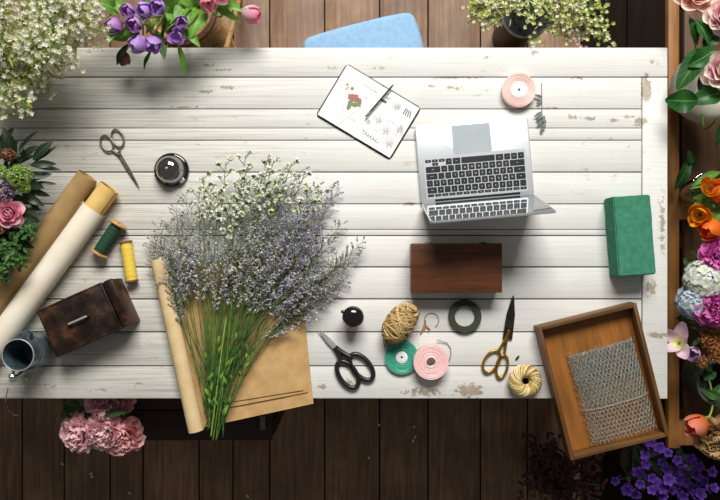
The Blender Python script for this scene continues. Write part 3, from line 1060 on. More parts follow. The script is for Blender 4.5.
dirx, diry = -.59, .807
zr = T + .034
br = thing('paper_roll', 'brown kraft paper roll lying beside the dark leaves', 'paper roll', at(60, 215, T))
r1 = .0300
a0, a1 = at(88, 176, zr), at(88 + dirx * 300, 176 + diry * 300, zr)
b = MB(); roll(b, a0, a1, r1, turns=1.6); b.build('paper_sheet', M['kraft_olive'], br)
b = MB(); roll(b, a0 + (a1 - a0).normalized() * .004, a1, r1 * .55, turns=1.4); b.build('inner_turn', M['kraft'], br)
cr = thing('paper_roll', 'cream paper rolled round a yellow kraft core, next to the rusty tin box', 'paper roll', at(90, 225, T))
zc = T + .038
dn = V((dirx, -diry, 0)).normalized()
c0 = at(110, 187.5, zc)
c1 = c0 + dn * .80
b = MB(); roll(b, c0, c1, .0305, turns=1.5); b.build('core_roll', M['core_yellow'], cr)
b = MB(); roll(b, c0 + dn * .001, c1, .018, turns=1.3); b.build('core_roll', M['kraft_olive'], cr)
b = MB(); roll(b, c0 + dn * .072, c1, .037, turns=1.15); b.build('paper_sheet', M['cream_paper'], cr)

# ================================================================== thread spools
def thread_spool(label, pa, pb, rf, rt, mt, mw, z):
    a, b = at(*pa, z), at(*pb, z)
    root = thing('thread_spool', label, 'spool', ((a.x + b.x) / 2, (a.y + b.y) / 2, T))
    L = (b - a).length
    X = Matrix.Translation(a) @ frame(b - a)
    m = MB(); m.lathe([(rt * .86, .006)] + [(rt * (1 - .04 * abs(math.sin(k * .9))) * (1 if .1 < k / 24 < .9 else .95), .006 + (L - .012) * k / 24) for k in range(25)] + [(rt * .86, L - .006)], 28, X); m.build('thread', mt, root)
    for s in (0, 1):
        m = MB(); zz = 0 if s == 0 else L - .007
        m.lathe([(0, zz), (.004, zz), (rf * .9, zz), (rf, zz + .002), (rf, zz + .005), (rf * .85, zz + .007), (0, zz + .007)], 28, X); f = m.build('flange', mw, root)
        m = MB(); e = -.0006 if s == 0 else .0076
        m.lathe([(0, zz + e), (.0035, zz + e), (.0035, zz + .003), (0, zz + .003)], 12, X); m.build('bore', M['black_hole'], f)
    return root
thread_spool('wooden spool of dark green thread lying on the boards', (119, 223), (98, 254), .0265, .0185, M['thread_green'], M['spool_wood'], T + .0268)
thread_spool('wooden spool of yellow thread lying below the green spool', (125.5, 241), (132, 282.5), .0185, .0165, M['thread_yellow'], M['spool_wood_dark'], T + .0188)

# ================================================================== scissors
def arc_ring(c, rx, ry, ang, n=28):
    return [V(c) + V((rx * math.cos(a) * math.cos(ang) - ry * math.sin(a) * math.sin(ang), rx * math.cos(a) * math.sin(ang) + ry * math.sin(a) * math.cos(ang), 0)) for a in [2 * PI * k / n for k in range(n)]]

def scissors(label, tip, pivot, loops, mb_, mh, bw, hr, spread=0.0, z=.004, blade_back=0.0):
    p, t_ = at(*pivot, T + z), at(*tip, T + z)
    root = thing('scissors', label, 'scissors', (p.x, p.y, T))
    d = (t_ - p).normalized()
    L = (t_ - p).length
    for i, (lc, rx, ry, ang) in enumerate(loops):
        s = 1 if i == 0 else -1
        zz = T + z + s * .0012
        q = Quaternion((0, 0, 1), s * spread)
        dd = q @ d
        n = V((-dd.y, dd.x, 0))
        m = MB()
        bs = p - dd * blade_back
        poly = [bs + n * bw * s * .95, bs - n * bw * s * .75, p + dd * L * .5 - n * bw * .45 * s, p + dd * L, p + dd * L * .9 + n * bw * .22 * s, p + dd * L * .45 + n * bw * .8 * s]
        if s > 0:
            poly = list(reversed(poly))
        m.prism([(v.x, v.y) for v in poly], zz - .001, zz + .001, .0004, 1)
        bl = m.build('blade', mb_, root)
        m = MB()
        c = at(*lc, T + z + .002)
        ring = arc_ring((c.x, c.y, T + z + .002), rx, ry, -ang)
        m.tube(ring, hr, 10, True)
        # shank from the pivot to the nearer end of the loop
        near = min(ring, key=lambda v: (v - p).length)
        st = p - dd * blade_back * .6 + V((0, 0, s * .0012))
        far = (near + (V((c.x, c.y, near.z)) - near) * .06)
        m.tube(bez(st + dd * .008, (st + far) / 2 + n * s * -.002, far, 8), [hr * 1.15, hr * 1.15] + [hr * 1.05] * 7, 10)
        m.build('handle', mh, root)
    m = MB()
    m.lathe([(0, .0), (.0042, .0), (.0042, .0025), (.003, .0035), (0, .0035)], 16, Matrix.Translation((p.x, p.y, T + z + .002)))
    m.build('pivot_screw', M['steel'] if mh is M['black_iron'] else mh, root)
    return root
scissors('old grey steel scissors above the paper rolls', (139.4, 188.5), (119.5, 155), [((107, 143.5), pix(5.6, T), pix(8.6, T), math.radians(-28)), ((117.8, 138.2), pix(5.6, T), pix(9, T), math.radians(-22))], M['old_steel'], M['old_steel'], .0062, .0028, .015, .005, .01)
scissors('black handled florist scissors in front of the small brown bottle', (318.4, 329.5), (336, 348.5), [((347.6, 374.5), pix(8.2, T), pix(15, T), math.radians(-34)), ((361.5, 367), pix(8.2, T), pix(15.5, T), math.radians(-40))], M['steel'], M['black_iron'], .008, .0066, .03, .007, .006)
scissors('gold handled dressmaking scissors with a dark blade', (513.5, 295), (508.5, 331), [((491.5, 361.5), pix(7, T), pix(12, T), math.radians(32)), ((502, 366.5), pix(5.4, T), pix(11.5, T), math.radians(12))], M['dark_blade'], M['brass'], .0145, .0038, .008, .006, .022)

# ================================================================== round dome on a black base
dc = at(172.2, 170.6, T)
dome = thing('desk_bell', 'shiny dome on a round black base above the flower bunch', 'bell', dc)
m = MB(); m.lathe([(0, 0), (.046, 0), (.0485, .003), (.0485, .008), (.046, .012), (.042, .0135), (0, .0135)], 44); m.build('base', M['gloss_black'], dome, local=True)
m = MB(); m.lathe([(.038, .0135), (.0385, .018), (.038, .026), (.0355, .036), (.03, .046), (.02, .0535), (.01, .0565), (0, .057)], 44, Matrix.Diagonal((1, 1, 1.0, 1))); m.build('dome', M['chrome'], dome, local=True)
m = MB(); m.lathe([(.0382, .0137), (.0405, .0137), (.0405, .0165), (.0388, .018), (.0382, .0165)], 44); m.build('ring', M['chrome'], dome, local=True)
m = MB(); m.lathe([(0, .056), (.0035, .056), (.0035, .062), (.0025, .064), (0, .0645)], 16); m.build('button', M['steel'], dome, local=True)
m = MB(); m.box((.03, -.028, .015), (.012, .016, .005), rz=-.8, bev=.001); m.build('striker', M['steel'], dome, local=True)

# ================================================================== ribbons, tapes and twine
def ribbon_spool(label, c, R_, ri, h, mr, mc, z0, hollow=0.0, tilt=(0, 0), flange=False):
    q = at(*c, z0)
    root = thing('ribbon_spool', label, 'ribbon', (q.x, q.y, z0))
    root.rotation_euler = (tilt[0], tilt[1], 0)
    WORLD[root.name] = Matrix.Translation((q.x, q.y, z0)) @ Matrix.Rotation(tilt[1], 4, 'Y') @ Matrix.Rotation(tilt[0], 4, 'X')
    m = MB()
    prof = [(ri, 0), (R_, 0), (R_, h)]
    n = 9
    for k in range(n):
        r = R_ - (R_ - ri) * (k + .5) / n
        prof += [(r + (R_ - ri) * .35 / n, h + .0004 * (k % 2)), (r, h - .0012), (r - (R_ - ri) * .35 / n, h + .0004 * (k % 3))]
    prof += [(ri, h)]
    m.lathe(prof, 56)
    m.build('ribbon', mr, root, local=True)
    m = MB()
    hr = hollow or .0032
    m.lathe([(hr, .0005), (ri, .0005), (ri, h + .0005), (ri - .001, h + .0012), (hr + .0006, h + .0012), (hr, h + .0003)], 40, close=True)
    core = m.build('core', mc, root, local=True)
    if not hollow:
        m = MB(); m.lathe([(0, .002), (hr, .002), (hr, h - .002), (0, h - .002)], 14); m.build('bore', M['black_hole'], core, local=True)
    return root
ribbon_spool('pale pink ribbon spool with a white centre, above the laptop', (517.3, 91.5), .0465, .0235, .022, M['satin_peach'], M['white_core'], T)
ribbon_spool('teal ribbon spool with a white centre, partly under the pink roll', (401.5, 356.8), .0468, .0165, .012, M['satin_teal'], M['white_core'], T)
ribbon_spool('pink ribbon roll with an open centre, overlapping the teal spool', (430.3, 361), .0478, .017, .022, M['satin_pink'], M['satin_peach'], T + .0145, .0125)
m = MB()
q = at(443, 353, T)
m.tube([at(437, 340, T + .0085)] + [at(x, y, T + .004) for x, y in ((447, 343), (450.5, 348), (451, 355), (449, 361))], .0012, 6)
tag(m.build('cord_loop', M['wire_grey'], loc=(q.x, q.y, T)), 'thin dark cord loop peeping out from under the pink ribbon roll', 'cord')
# green floral tape
q = at(464.5, 316, T)
tp = MB()
tp.lathe([(.0285, 0), (.0445, 0), (.0455, .002), (.0455, .0115), (.0445, .013), (.04, .0127), (.036, .0133), (.032, .0127), (.0295, .013), (.0285, .0115)], 48, close=True)
tag(tp.build('floral_tape', M['tape'], loc=None), 'dark green floral tape ring between the wooden box and the pink ribbon', 'tape').location = (q.x, q.y, T)

def wound(mb, rnd, ax, n, r, tilt, cov=.95):
    """strands wound round an ellipsoid with semi-axes ax (x is the long axis)"""
    for k in range(n):
        a = rnd.uniform(-tilt, tilt)
        bb = rnd.uniform(-tilt, tilt)
        nn = V((math.cos(a) * math.cos(bb), math.sin(a) * math.cos(bb), math.sin(bb)))
        dd = rnd.uniform(-cov, cov)
        rr = math.sqrt(1 - dd * dd)
        u_ = nn.orthogonal().normalized()
        w_ = nn.cross(u_)
        pts = []
        s = rnd.uniform(.96, 1.09)
        for i in range(26):
            t_ = 2 * PI * i / 26
            v = (nn * dd + (u_ * math.cos(t_) + w_ * math.sin(t_)) * rr) * s
            pts.append(V((v.x * ax[0], v.y * ax[1], v.z * ax[2])))
        mb.tube(pts, r, 5, True)
M['twine_core'] = mat('dark twine core', '#5d4828', '#7d6238', .9)
ca, cb = at(412.5, 306, T + .036), at(387.5, 340, T + .036)
cc = (ca + cb) / 2
tw = thing('twine_ball', 'egg shaped ball of rough jute twine beside the teal ribbon spool', 'twine', (cc.x, cc.y, T), math.atan2((cb - ca).y, (cb - ca).x))
m = MB(); m.blob((0, 0, 0), 1, 3, 0, random, (.053, .032, .031)); m.build('winding_core', M['twine_core'], tw, local=True).location = (0, 0, .037)
m = MB(); wound(m, random.Random(8), (.060, .0362, .0352), 110, .0019, .5); m.build('winding', M['twine'], tw, local=True).location = (0, 0, .037)
for pts, r_ in (([at(389, 338, T + .03), at(385.5, 342, T + .02), at(384.5, 346, T + .006), at(387.5, 345.5, T + .003), at(391, 341, T + .003)], .0013), ([at(412, 308, T + .05), at(417, 307, T + .04), at(419.5, 314, T + .02), at(417, 321, T + .006)], .0013), ([at(386, 336, T + .03), at(383.5, 338, T + .02), at(383, 342, T + .004)], .001)):
    m = MB(); m.tube(pts, r_, 6); m.build('loose_end', M['twine'], tw)
# cotton twine with a hole
q = at(523.3, 379.3, T)
tc_ = thing('twine_ball', 'pale cotton twine ball with a hollow centre beside the wooden tray', 'twine', (q.x, q.y, T))
m = MB(); m.lathe([(.013, .004), (.03, .001), (.04, .008), (.0435, .02), (.04, .033), (.03, .042), (.02, .043), (.0135, .038)], 40, close=True); m.build('winding_core', M['twine_core'], tc_, local=True)
m = MB(); rr = random.Random(2)
for k in range(40):
    o = 2 * PI * k / 40 + rr.uniform(-.04, .04)
    sw = 2.6
    pts = []
    for i in range(14):
        t_ = i / 13
        th = -.3 + t_ * 3.3
        rad = .0275 + .0165 * math.cos(th) * (1 + rr.uniform(-.02, .02))
        zz = .0225 + .0215 * math.sin(th)
        a = o + sw * t_ * .42
        pts.append((rad * math.cos(a), rad * math.sin(a), zz))
    m.tube(pts, .0023, 5)
m.build('winding', M['twine_pale'], tc_, local=True)
m = MB(); m.lathe([(0, .002), (.013, .002), (.013, .012), (0, .012)], 20); m.build('bore', M['black_hole'], tc_, local=True)
# wire ring with a rusty clip
q = at(429, 324, T)
rg = thing('wire_ring', 'thin wire ring with a rusty brown clip, between the twine and green tape', 'ring', (q.x, q.y, T))
m = MB(); m.tube([at(431.5 + 7.2 * math.cos(a), 320.5 + 7.4 * math.sin(a), T + .002) for a in [math.radians(120 + 300 * k / 26) for k in range(27)]], .0011, 6); m.build('ring_wire', M['wire_grey'], rg)
m = MB(); m.tube([at(425.5, 320, T + .003), at(424.5, 327, T + .004), at(420.5, 334, T + .003)], [.002, .0042, .0016], 8); m.tube([at(425.5, 326, T + .003), at(430, 329, T + .003), at(428, 332, T + .003)], [.002, .0026, .001], 8); m.build('clip', M['rust_wire'], rg)
# tiny black clip
q = at(517, 358, T)
m = MB(); m.box((0, 0, .0025), (.011, .005, .005), rz=.9, bev=.001); m.tube([(.003, .004, .003), (.006, .007, .003)], .0015, 6)
tag(m.build('clip', M['black_plastic']), 'tiny black clip lying between the gold scissors and the cotton twine', 'clip').location = (q.x, q.y, T)

# small brown bottle
q = at(353.3, 315, T)
bt = thing('glass_bottle', 'small amber glass bottle with a glossy black stopper above the black scissors', 'bottle', (q.x, q.y, T))
m = MB(); m.lathe([(0, .001), (.022, .001), (.025, .004), (.026, .03), (.024, .042), (.0225, .046)], 36); m.build('bottle_body', M['amber_glass'], bt, local=True)
m = MB(); m.lathe([(0, .046), (.024, .046), (.0285, .05), (.0298, .058), (.0285, .067), (.023, .075), (.014, .0795), (0, .081)], 36); m.build('stopper', M['gloss_black'], bt, local=True)
m = MB(); m.blob((-.026, .014, .06), .0065, 2, 0, random, (1.2, .8, .7)); m.build('stopper_tab', M['gloss_black'], bt, local=True)

# small grey green twig beside the ribbon
q = at(541, 84, T)
tg = thing('leaf_sprig', 'small grey green sprig lying beside the pale pink ribbon spool', 'sprig', (q.x, q.y, T))
m = MB(); m.tube([at(541.5, 83, T + .003), at(542, 98, T + .004), at(542, 112, T + .004), at(542.5, 131, T + .004)], [.0009, .001, .001, .0006], 6); m.build('stem', M['stem_grey'], tg)
rr = random.Random(5)
LF['grey'] = leaf_mat('grey green leaf', '#5a635a', '#87908a', '#98a096', .6, .1)
for (x, y, ex, ey) in ((542, 98, 534, 95), (542, 100, 536, 104), (542, 112, 534, 117), (542, 114, 536, 121), (542, 118, 546, 124), (542, 120, 537, 126), (542, 124, 545, 129), (542.5, 126, 541, 133), (542, 116, 545, 119)):
    m = MB(); leaf(m, at(x, y, T + .004), at(ex, ey, T + .007), .0045, .15, .3, 0, rr); m.build('leaf', LF['grey'], tg)

# ================================================================== wooden tray and wire netting
tcn = at(600.5, 380, T + .025)
tray = thing('wooden_tray', 'shallow wooden tray with low sides holding a wad of wire netting', 'tray', (tcn.x, tcn.y, T), math.radians(14.0))
TW, TD, TH, th = .2755, .372, .05, .0105
m = MB(); m.box((0, 0, .006), (TW - .01, TD - .01, .01)); m.build('base_board', M['tray_wood'], tray, local=True)
for s in (-1, 1):
    m = MB(); m.box((s * (TW - th) / 2, 0, TH / 2 + .001), (th, TD, TH), bev=.0015); m.build('side', M['tray_side_y'], tray, local=True)
    m = MB(); m.box((0, s * (TD - th) / 2, TH / 2 + .001), (TW - 2 * th - .0004, th, TH), bev=.0015); m.build('side', M['tray_side'], tray, local=True)
wc = at(614, 392.5, T + .035)
wn = thing('wire_netting', 'flattened wad of silver hexagonal wire netting lying in the wooden tray', 'wire netting', (wc.x, wc.y, T + .0125), math.radians(15.5))
WW, WL = .186, .256
rr = random.Random(11)
def hexnet(mb, cw, chh, zf, ox, oy, r, jit, ymin=-1):
    nx, ny = int(WW / cw) + 2, int(WL / chh) + 2
    def pt(i, j, k):
        # hexagon lattice: zig-zag columns, k 0/1 the two ends of the twisted edge
        x = (i + (.5 if j % 2 else 0)) * cw
        y = j * chh * .75 + (0 if k == 0 else chh * .4)
        return x - WW / 2 + ox, y - WL / 2 + oy
    def ok(p):
        return abs(p[0]) <= WW / 2 and abs(p[1]) <= WL / 2 and p[1] > ymin
    def P3(p):
        return V((p[0], p[1], zf(p[0], p[1]))) 
    off = {}
    def jt(p):
        key = (round(p[0], 5), round(p[1], 5))
        if key not in off:
            off[key] = V((rr.uniform(-jit, jit), rr.uniform(-jit, jit), rr.uniform(-jit, jit) * 1.2))
        return P3(p) + off[key]
    for j in range(-1, int(WL / (chh * .75)) + 2):
        for i in range(-1, nx):
            a, b_ = pt(i, j, 0), pt(i, j, 1)
            if ok(a) and ok(b_):
                mb.tube([jt(a), jt(b_)], r * 1.5, 4)
            for di in ((0, -1) if j % 2 == 0 else (0, 1)):
                n_ = pt(i + di, j + 1, 0)
                if ok(b_) and ok(n_):
                    mb.tube([jt(b_), jt(n_)], r, 4)
def ztop(x, y):
    return .008 + .026 * max(0, 1 - (abs(x) / (WW / 2)) ** 4) * (1 - .35 * (abs(y) / (WL / 2)) ** 3)
m = MB()
hexnet(m, .0108, .0155, lambda x, y: ztop(x, y), .0, .0, .00075, .0009)
hexnet(m, .0108, .0155, lambda x, y: ztop(x, y) * .72, .004, .005, .00075, .0012, -.03)
hexnet(m, .0108, .0155, lambda x, y: ztop(x, y) * .42, .002, .009, .00075, .0014, .03)
hexnet(m, .0108, .0155, lambda x, y: .004, .005, .003, .00075, .0012)
for k in range(26):
    x = -WW / 2 + WW * (k + rr.random()) / 26
    m.tube([(x, WL / 2 - .01, ztop(x, .1) * rr.uniform(.5, 1)), (x + rr.uniform(-.006, .006), WL / 2 + rr.uniform(0, .01), rr.uniform(.008, .03))], .0007, 4)
m.build('netting', mat('galvanised wire', '#989d95', '#bdc1b8', .4, .35, 60), wn, local=True)
m = MB()
ty = -.028
m.tube([(-WW / 2 - .003, ty, .004)] + [(-WW / 2 + WW * k / 12, ty + rr.uniform(-.0008, .0008), ztop(-WW / 2 + WW * k / 12, ty) + .003) for k in range(13)] + [(WW / 2 + .003, ty, .004)], .0013, 6)
m.build('tie_wire', M['steel'], wn, local=True)

# ================================================================== kraft paper under the bunch
kp = thing('wrapping_paper', 'large brown kraft sheet with a rolled edge, under the flower bunch', 'paper', at(240, 360, T))
def sheet(mb, corners, z, amp, rnd, curl=0.0):
    a, b_, c, d_ = [at(x, y, z) for x, y in corners]
    s = rnd.uniform(0, 30)
    def fn(u, v):
        p = (a * (1 - u) + b_ * u) * (1 - v) + (d_ * (1 - u) + c * u) * v
        return p + V((0, 0, amp * (noise.noise(V((u * 3 + s, v * 3, s))) + .5) + curl * max(0, u - .9) * 10 * .1))
    mb.grid(fn, 20, 16)
rr = random.Random(21)
m = MB(); sheet(m, [(160, 268), (298, 250), (313.5, 403.5), (196, 429)], T + .0016, .0015, rr); m.build('sheet', M['kraft'], kp)
ka, kb_ = at(158.3, 259.5, T + .0245), at(196, 431, T + .0245)
m = MB(); roll(m, ka, kb_, .0225, turns=1.9); m.build('rolled_edge', M['kraft_pale'], kp)
m = MB(); roll(m, ka + (kb_ - ka) * .004, kb_ - (kb_ - ka) * .004, .012, turns=1.4); m.build('rolled_edge', M['kraft'], kp)
for lab, cs, z in (('smaller brown kraft sheet lying on the large one', [(186, 270), (291, 252), (308.5, 392), (204, 412)], T + .006),
                   ('narrow kraft sheet showing its straight edge at the bunch', [(188, 272), (286, 254), (303.5, 390), (205, 406)], T + .0098)):
    k2 = MB(); sheet(k2, cs, z, .0012, rr)
    q = at(245, 330, z)
    tag(k2.build('wrapping_paper', M['kraft'], loc=(q.x, q.y, z)), lab, 'paper')

# ================================================================== the flower bunch
RB = random.Random(77)
ZS = T + .0125
def limonium(tip, foot, zt, plume, dens, fm, group, label, zf=None):
    b0 = at(foot[0], foot[1], zf or ZS + RB.uniform(.003, .02))
    e = at(tip[0], tip[1], zt)
    ctrl = at(216 + (tip[0] - 255) * .34 + RB.uniform(-6, 6), 330 + RB.uniform(-12, 18), ZS + RB.uniform(.01, .045))
    root = thing('sea_lavender_sprig', label, 'flower', b0, 0, group)
    main = bez(b0, ctrl, e, 14)
    st, fl = MB(), MB()
    st.tube(main, [.0017 - .0011 * i / 14 for i in range(15)], 5)
    n = len(main)
    L = (e - b0).length
    total = int(dens)
    for k in range(total):
        t = 1 - plume * (k / total) ** .9
        i = min(n - 2, max(0, int(t * (n - 1))))
        f = t * (n - 1) - i
        p = main[i].lerp(main[i + 1], f)
        d = (main[i + 1] - main[i]).normalized()
        side = V((-d.y, d.x, 0))
        along = (1 - t) / plume
        ln = (.010 + .031 * math.sin(PI * min(1, .12 + along * .85))) * RB.uniform(.7, 1.2)
        s = RB.choice((-1, 1))
        bd = (d * RB.uniform(.6, 1.1) + side * s * RB.uniform(.4, 1.0) + V((0, 0, RB.uniform(-.15, .55)))).normalized()
        q = p + bd * ln
        q.z = max(q.z, ZS + .003)
        st.tube([p, (p + q) / 2 + V((0, 0, .001)), q], [.0006, .0005, .0004], 3)
        m_ = RB.randint(5, 8)
        for j in range(m_):
            u_ = .35 + .65 * (j + 1) / m_
            pp = p.lerp(q, u_)
            up = V((RB.uniform(-.7, .7), RB.uniform(-.7, .7), RB.uniform(.1, 1))) + bd * .7
            floret(fl, pp + up.normalized() * .001, up, RB.uniform(.0025, .0040), 3, RB)
    st.build('stem', M['stem_wild'], root, angle=0)
    fl.build('flower_head', fm, root, angle=0)
    return root
tips = []
def rnd_tip(lo, hi):
    pass
# outline of the plume tips as the photograph shows it, from the left flank over the top to the right flank
outline_t = [(152, 240), (158, 228), (170, 222), (176, 206), (166, 262), (160, 248), (186, 196), (236, 212), (250, 204), (262, 198), (270, 184), (281, 182), (292, 178), (302, 170), (317, 186), (330, 186), (338, 190), (332, 202), (341, 224), (340, 228), (362, 242), (358, 248), (350, 258), (340, 264), (345, 281), (337, 290), (326, 300)]
inner_t = [(180, 232), (192, 240), (186, 256), (200, 262), (212, 250), (222, 262), (232, 240), (246, 226), (258, 232), (270, 216), (282, 210), (294, 206), (306, 202), (318, 214), (322, 232), (310, 236), (298, 232), (286, 240), (274, 246), (262, 258), (296, 258), (310, 262), (324, 262), (314, 282), (300, 284), (286, 276), (272, 284), (330, 246), (256, 244), (242, 252), (304, 220), (206, 232), (170, 250), (276, 262), (334, 276)]
GL = 'sea lavender sprigs of the bunch'
for i, tp_ in enumerate(outline_t):
    low = tp_[0] < 172 or tp_[0] > 328
    fm_ = F_LIMP if tp_[0] > 300 and tp_[1] < 215 else F_LIM
    limonium(tp_, (213 + RB.uniform(-9, 12), RB.uniform(398, 436)), T + RB.uniform(.012, .035) + (0 if low else .02), RB.uniform(.36, .46), 46, fm_, GL, 'grey lilac sea lavender sprig in the big bunch on kraft paper')
for tp_ in inner_t:
    limonium(tp_, (214 + RB.uniform(-10, 14), RB.uniform(395, 436)), T + RB.uniform(.035, .085), RB.uniform(.22, .33) if tp_[1] > 255 else RB.uniform(.26, .38), 32, F_LIMP if (tp_[0] > 285 and tp_[1] < 260) or RB.random() < .15 else F_LIM, GL, 'grey lilac sea lavender sprig in the big bunch on kraft paper')

def statice(tip, foot, zt):
    b0 = at(foot[0], foot[1], ZS + RB.uniform(.003, .015))
    e = at(tip[0], tip[1], zt)
    ctrl = at(216 + (tip[0] - 250) * .3, 330, ZS + .02)
    root = thing('statice_sprig', 'white statice stem at the top of the sea lavender bunch', 'flower', b0, 0, 'white statice stems of the bunch')
    main = bez(b0, ctrl, e, 14)
    st, fl, gr = MB(), MB(), MB()
    st.tube(main, [.0023 - .0012 * i / 14 for i in range(15)], 6)
    for k in range(7):
        t = 1 - .13 * k / 7
        i = min(13, int(t * 14))
        p = main[i].lerp(main[i + 1], t * 14 - i) if i < 14 else main[14]
        d = (main[min(14, i + 1)] - main[max(0, i - 1)]).normalized()
        side = V((-d.y, d.x, 0)) * (1 if k % 2 else -1)
        q = p + (side * RB.uniform(.3, 1) + d * .35 + V((0, 0, RB.uniform(0, .7)))).normalized() * RB.uniform(.006, .024)
        st.tube([p - d * .01, q], [.001, .0008], 4)
        for _ in range(RB.randint(13, 17)):
            up = V((RB.uniform(-1, 1), RB.uniform(-1, 1), RB.uniform(.0, 1.2))) + d * .5
            c_ = q + up.normalized() * RB.uniform(.002, .006)
            floret(gr, c_ - up.normalized() * .004, up, RB.uniform(.004, .006), 4, RB)
            if RB.random() < .6:
                floret(fl, c_, up, RB.uniform(.0048, .0068), 5, RB)
    st.build('stem', M['stem'], root, angle=0)
    fl.build('blossoms', F_STAT, root, angle=0)
    gr.build('calyxes', F_STATG, root, angle=0)
for tp_ in ((204, 176), (199, 190), (211, 188), (226, 162), (219, 192), (231, 196), (246, 155), (247, 168), (251, 178), (242, 184), (268, 158), (274, 160), (262, 176), (283, 168), (292, 163), (304, 176), (312, 190), (322, 190), (232, 212), (280, 180)):
    statice(tp_, (214 + RB.uniform(-8, 10), RB.uniform(398, 438)), T + RB.uniform(.05, .085))
# bare leafy stems at the foot of the bunch
for k, (tx, ty, fx, fy) in enumerate(((208, 330, 205, 412), (236, 320, 213, 440), (250, 318, 217, 438), (226, 318, 211, 436), (262, 322, 222, 420), (216, 325, 209, 428), (243, 300, 222, 425), (232, 300, 216, 440), (222, 300, 212, 415), (270, 318, 226, 412))):
    a_, e_ = at(fx, fy, ZS + .022), at(tx, ty, ZS + .05)
    rt = thing('foliage_sprig', 'bright green leafy sprig among the cut ends of the bunch', 'foliage', a_, 0, 'leafy sprigs at the foot of the bunch')
    m = MB(); m.tube(bez(a_, (a_ + e_) / 2 + V((RB.uniform(-.008, .008), 0, .004)), e_, 8), .0018, 6); m.build('stem', M['stem_bright'] if k == 3 else M['stem'] if k % 2 else M['stem_dark'], rt)
    for j in range(3):
        p = a_.lerp(e_, RB.uniform(.15, .7))
        q = p + V((RB.uniform(-.022, .022), RB.uniform(.015, .045), RB.uniform(.0, .014)))
        m = MB(); leaf(m, p, q, RB.uniform(.003, .0058), .15, .3, .2, RB); m.build('leaf', LF['tulip'] if j else LF['small'], rt)
# ================================================================== flowers round the table
RF = random.Random(101)

def flower(name, label, kind, head, axis, s, pm, foot, leaves=(), lm=None, sr=.0028, sm=None, group=None, cat='flower', bend=None, core=None):
    """head: (px, py, z); foot: a point; leaves: (start px, py, z, end px, py, z, half width)"""
    h = at(*head)
    ax = V(axis).normalized()
    root = thing(name, label, cat, foot, 0, group)
    m = MB(); bloom(m, kind, h, ax, s, RF); m.build('bloom', pm, root, angle=0)
    base = h - ax * s * (1.1 if kind in ('tulip', 'tulip_open') else .5)
    mid = bend or (base - ax * (base - V(foot)).length * .45)
    m = MB(); pts = bez(foot, mid, base, 12); m.tube(pts, [sr * 1.15] * 6 + [sr] * 7, 8); m.build('stem', sm or M['stem'], root, angle=0)
    if core:
        m = MB()
        for _ in range(14):
            m.blob(h + ax * s * .05 + V((RF.uniform(-.2, .2), RF.uniform(-.2, .2), RF.uniform(0, .2))) * s, s * .09, 1, .2, RF)
        m.build('stamens', core, root, angle=0)
    for (x0, y0, z0, x1, y1, z1, w) in leaves:
        m = MB(); leaf(m, at(x0, y0, z0), at(x1, y1, z1), w, .12, .3, .25, RF, roll=RF.uniform(-.5, .5)); m.build('leaf', lm or LF['tulip'], root, angle=0)
    return root

# ------------------------------------------------------------------ tulips in a rattan basket behind the table
bk = thing('rattan_basket', 'tall rattan basket with a dark rim standing behind the table under the tulips', 'basket', at(180, 10, .6)[:2] + (0,) if False else (at(180, 10, .6).x, at(180, 10, .6).y, 0))
m = MB()
for k in range(30):
    z = .02 + k * .0195
    r = .072 + .026 * z / .6
    m.tube([(r * math.cos(a) * (1 + .012 * math.cos(18 * a + PI * (k % 2))), r * math.sin(a) * (1 + .012 * math.cos(18 * a + PI * (k % 2))), z) for a in [2 * PI * q / 72 for q in range(72)]], .0105, 6, True)
m.lathe([(0, .002), (.07, .002), (.07, .012), (0, .012)], 32)
m.build('basket_body', M['rattan'], bk, local=True)
m = MB(); m.tube([(.104 * math.cos(a), .104 * math.sin(a), .605) for a in [2 * PI * q / 48 for q in range(48)]], .009, 8, True); m.build('rim', M['rattan_dark'], bk, local=True)
m = MB(); m.tube([(.092 * math.cos(a), .092 * math.sin(a), .612) for a in [2 * PI * q / 48 for q in range(48)]], .008, 8, True); m.build('rim', M['rattan'], bk, local=True)
cn = thing('bamboo_cane', 'pale bamboo cane leaning towards the table behind the pink tulip', 'cane', at(240, 2, .0))
m = MB(); a_, b_ = at(240, 2, .004), at(226, 50, .68)
a_ = V((a_.x, a_.y + .02, .006))
pts = [a_.lerp(b_, k / 20) for k in range(21)]
m.tube(pts, [.0085 if k % 5 else .0098 for k in range(21)], 10); m.build('cane', M['rattan'], cn)
m = MB()
for k in (5, 10, 15):
    m.lathe([(.0085, -.003), (.0108, 0), (.0085, .003)], 12, Matrix.Translation(pts[k]) @ frame(pts[1] - pts[0]))
m.build('joint', M['rattan_dark'], cn)

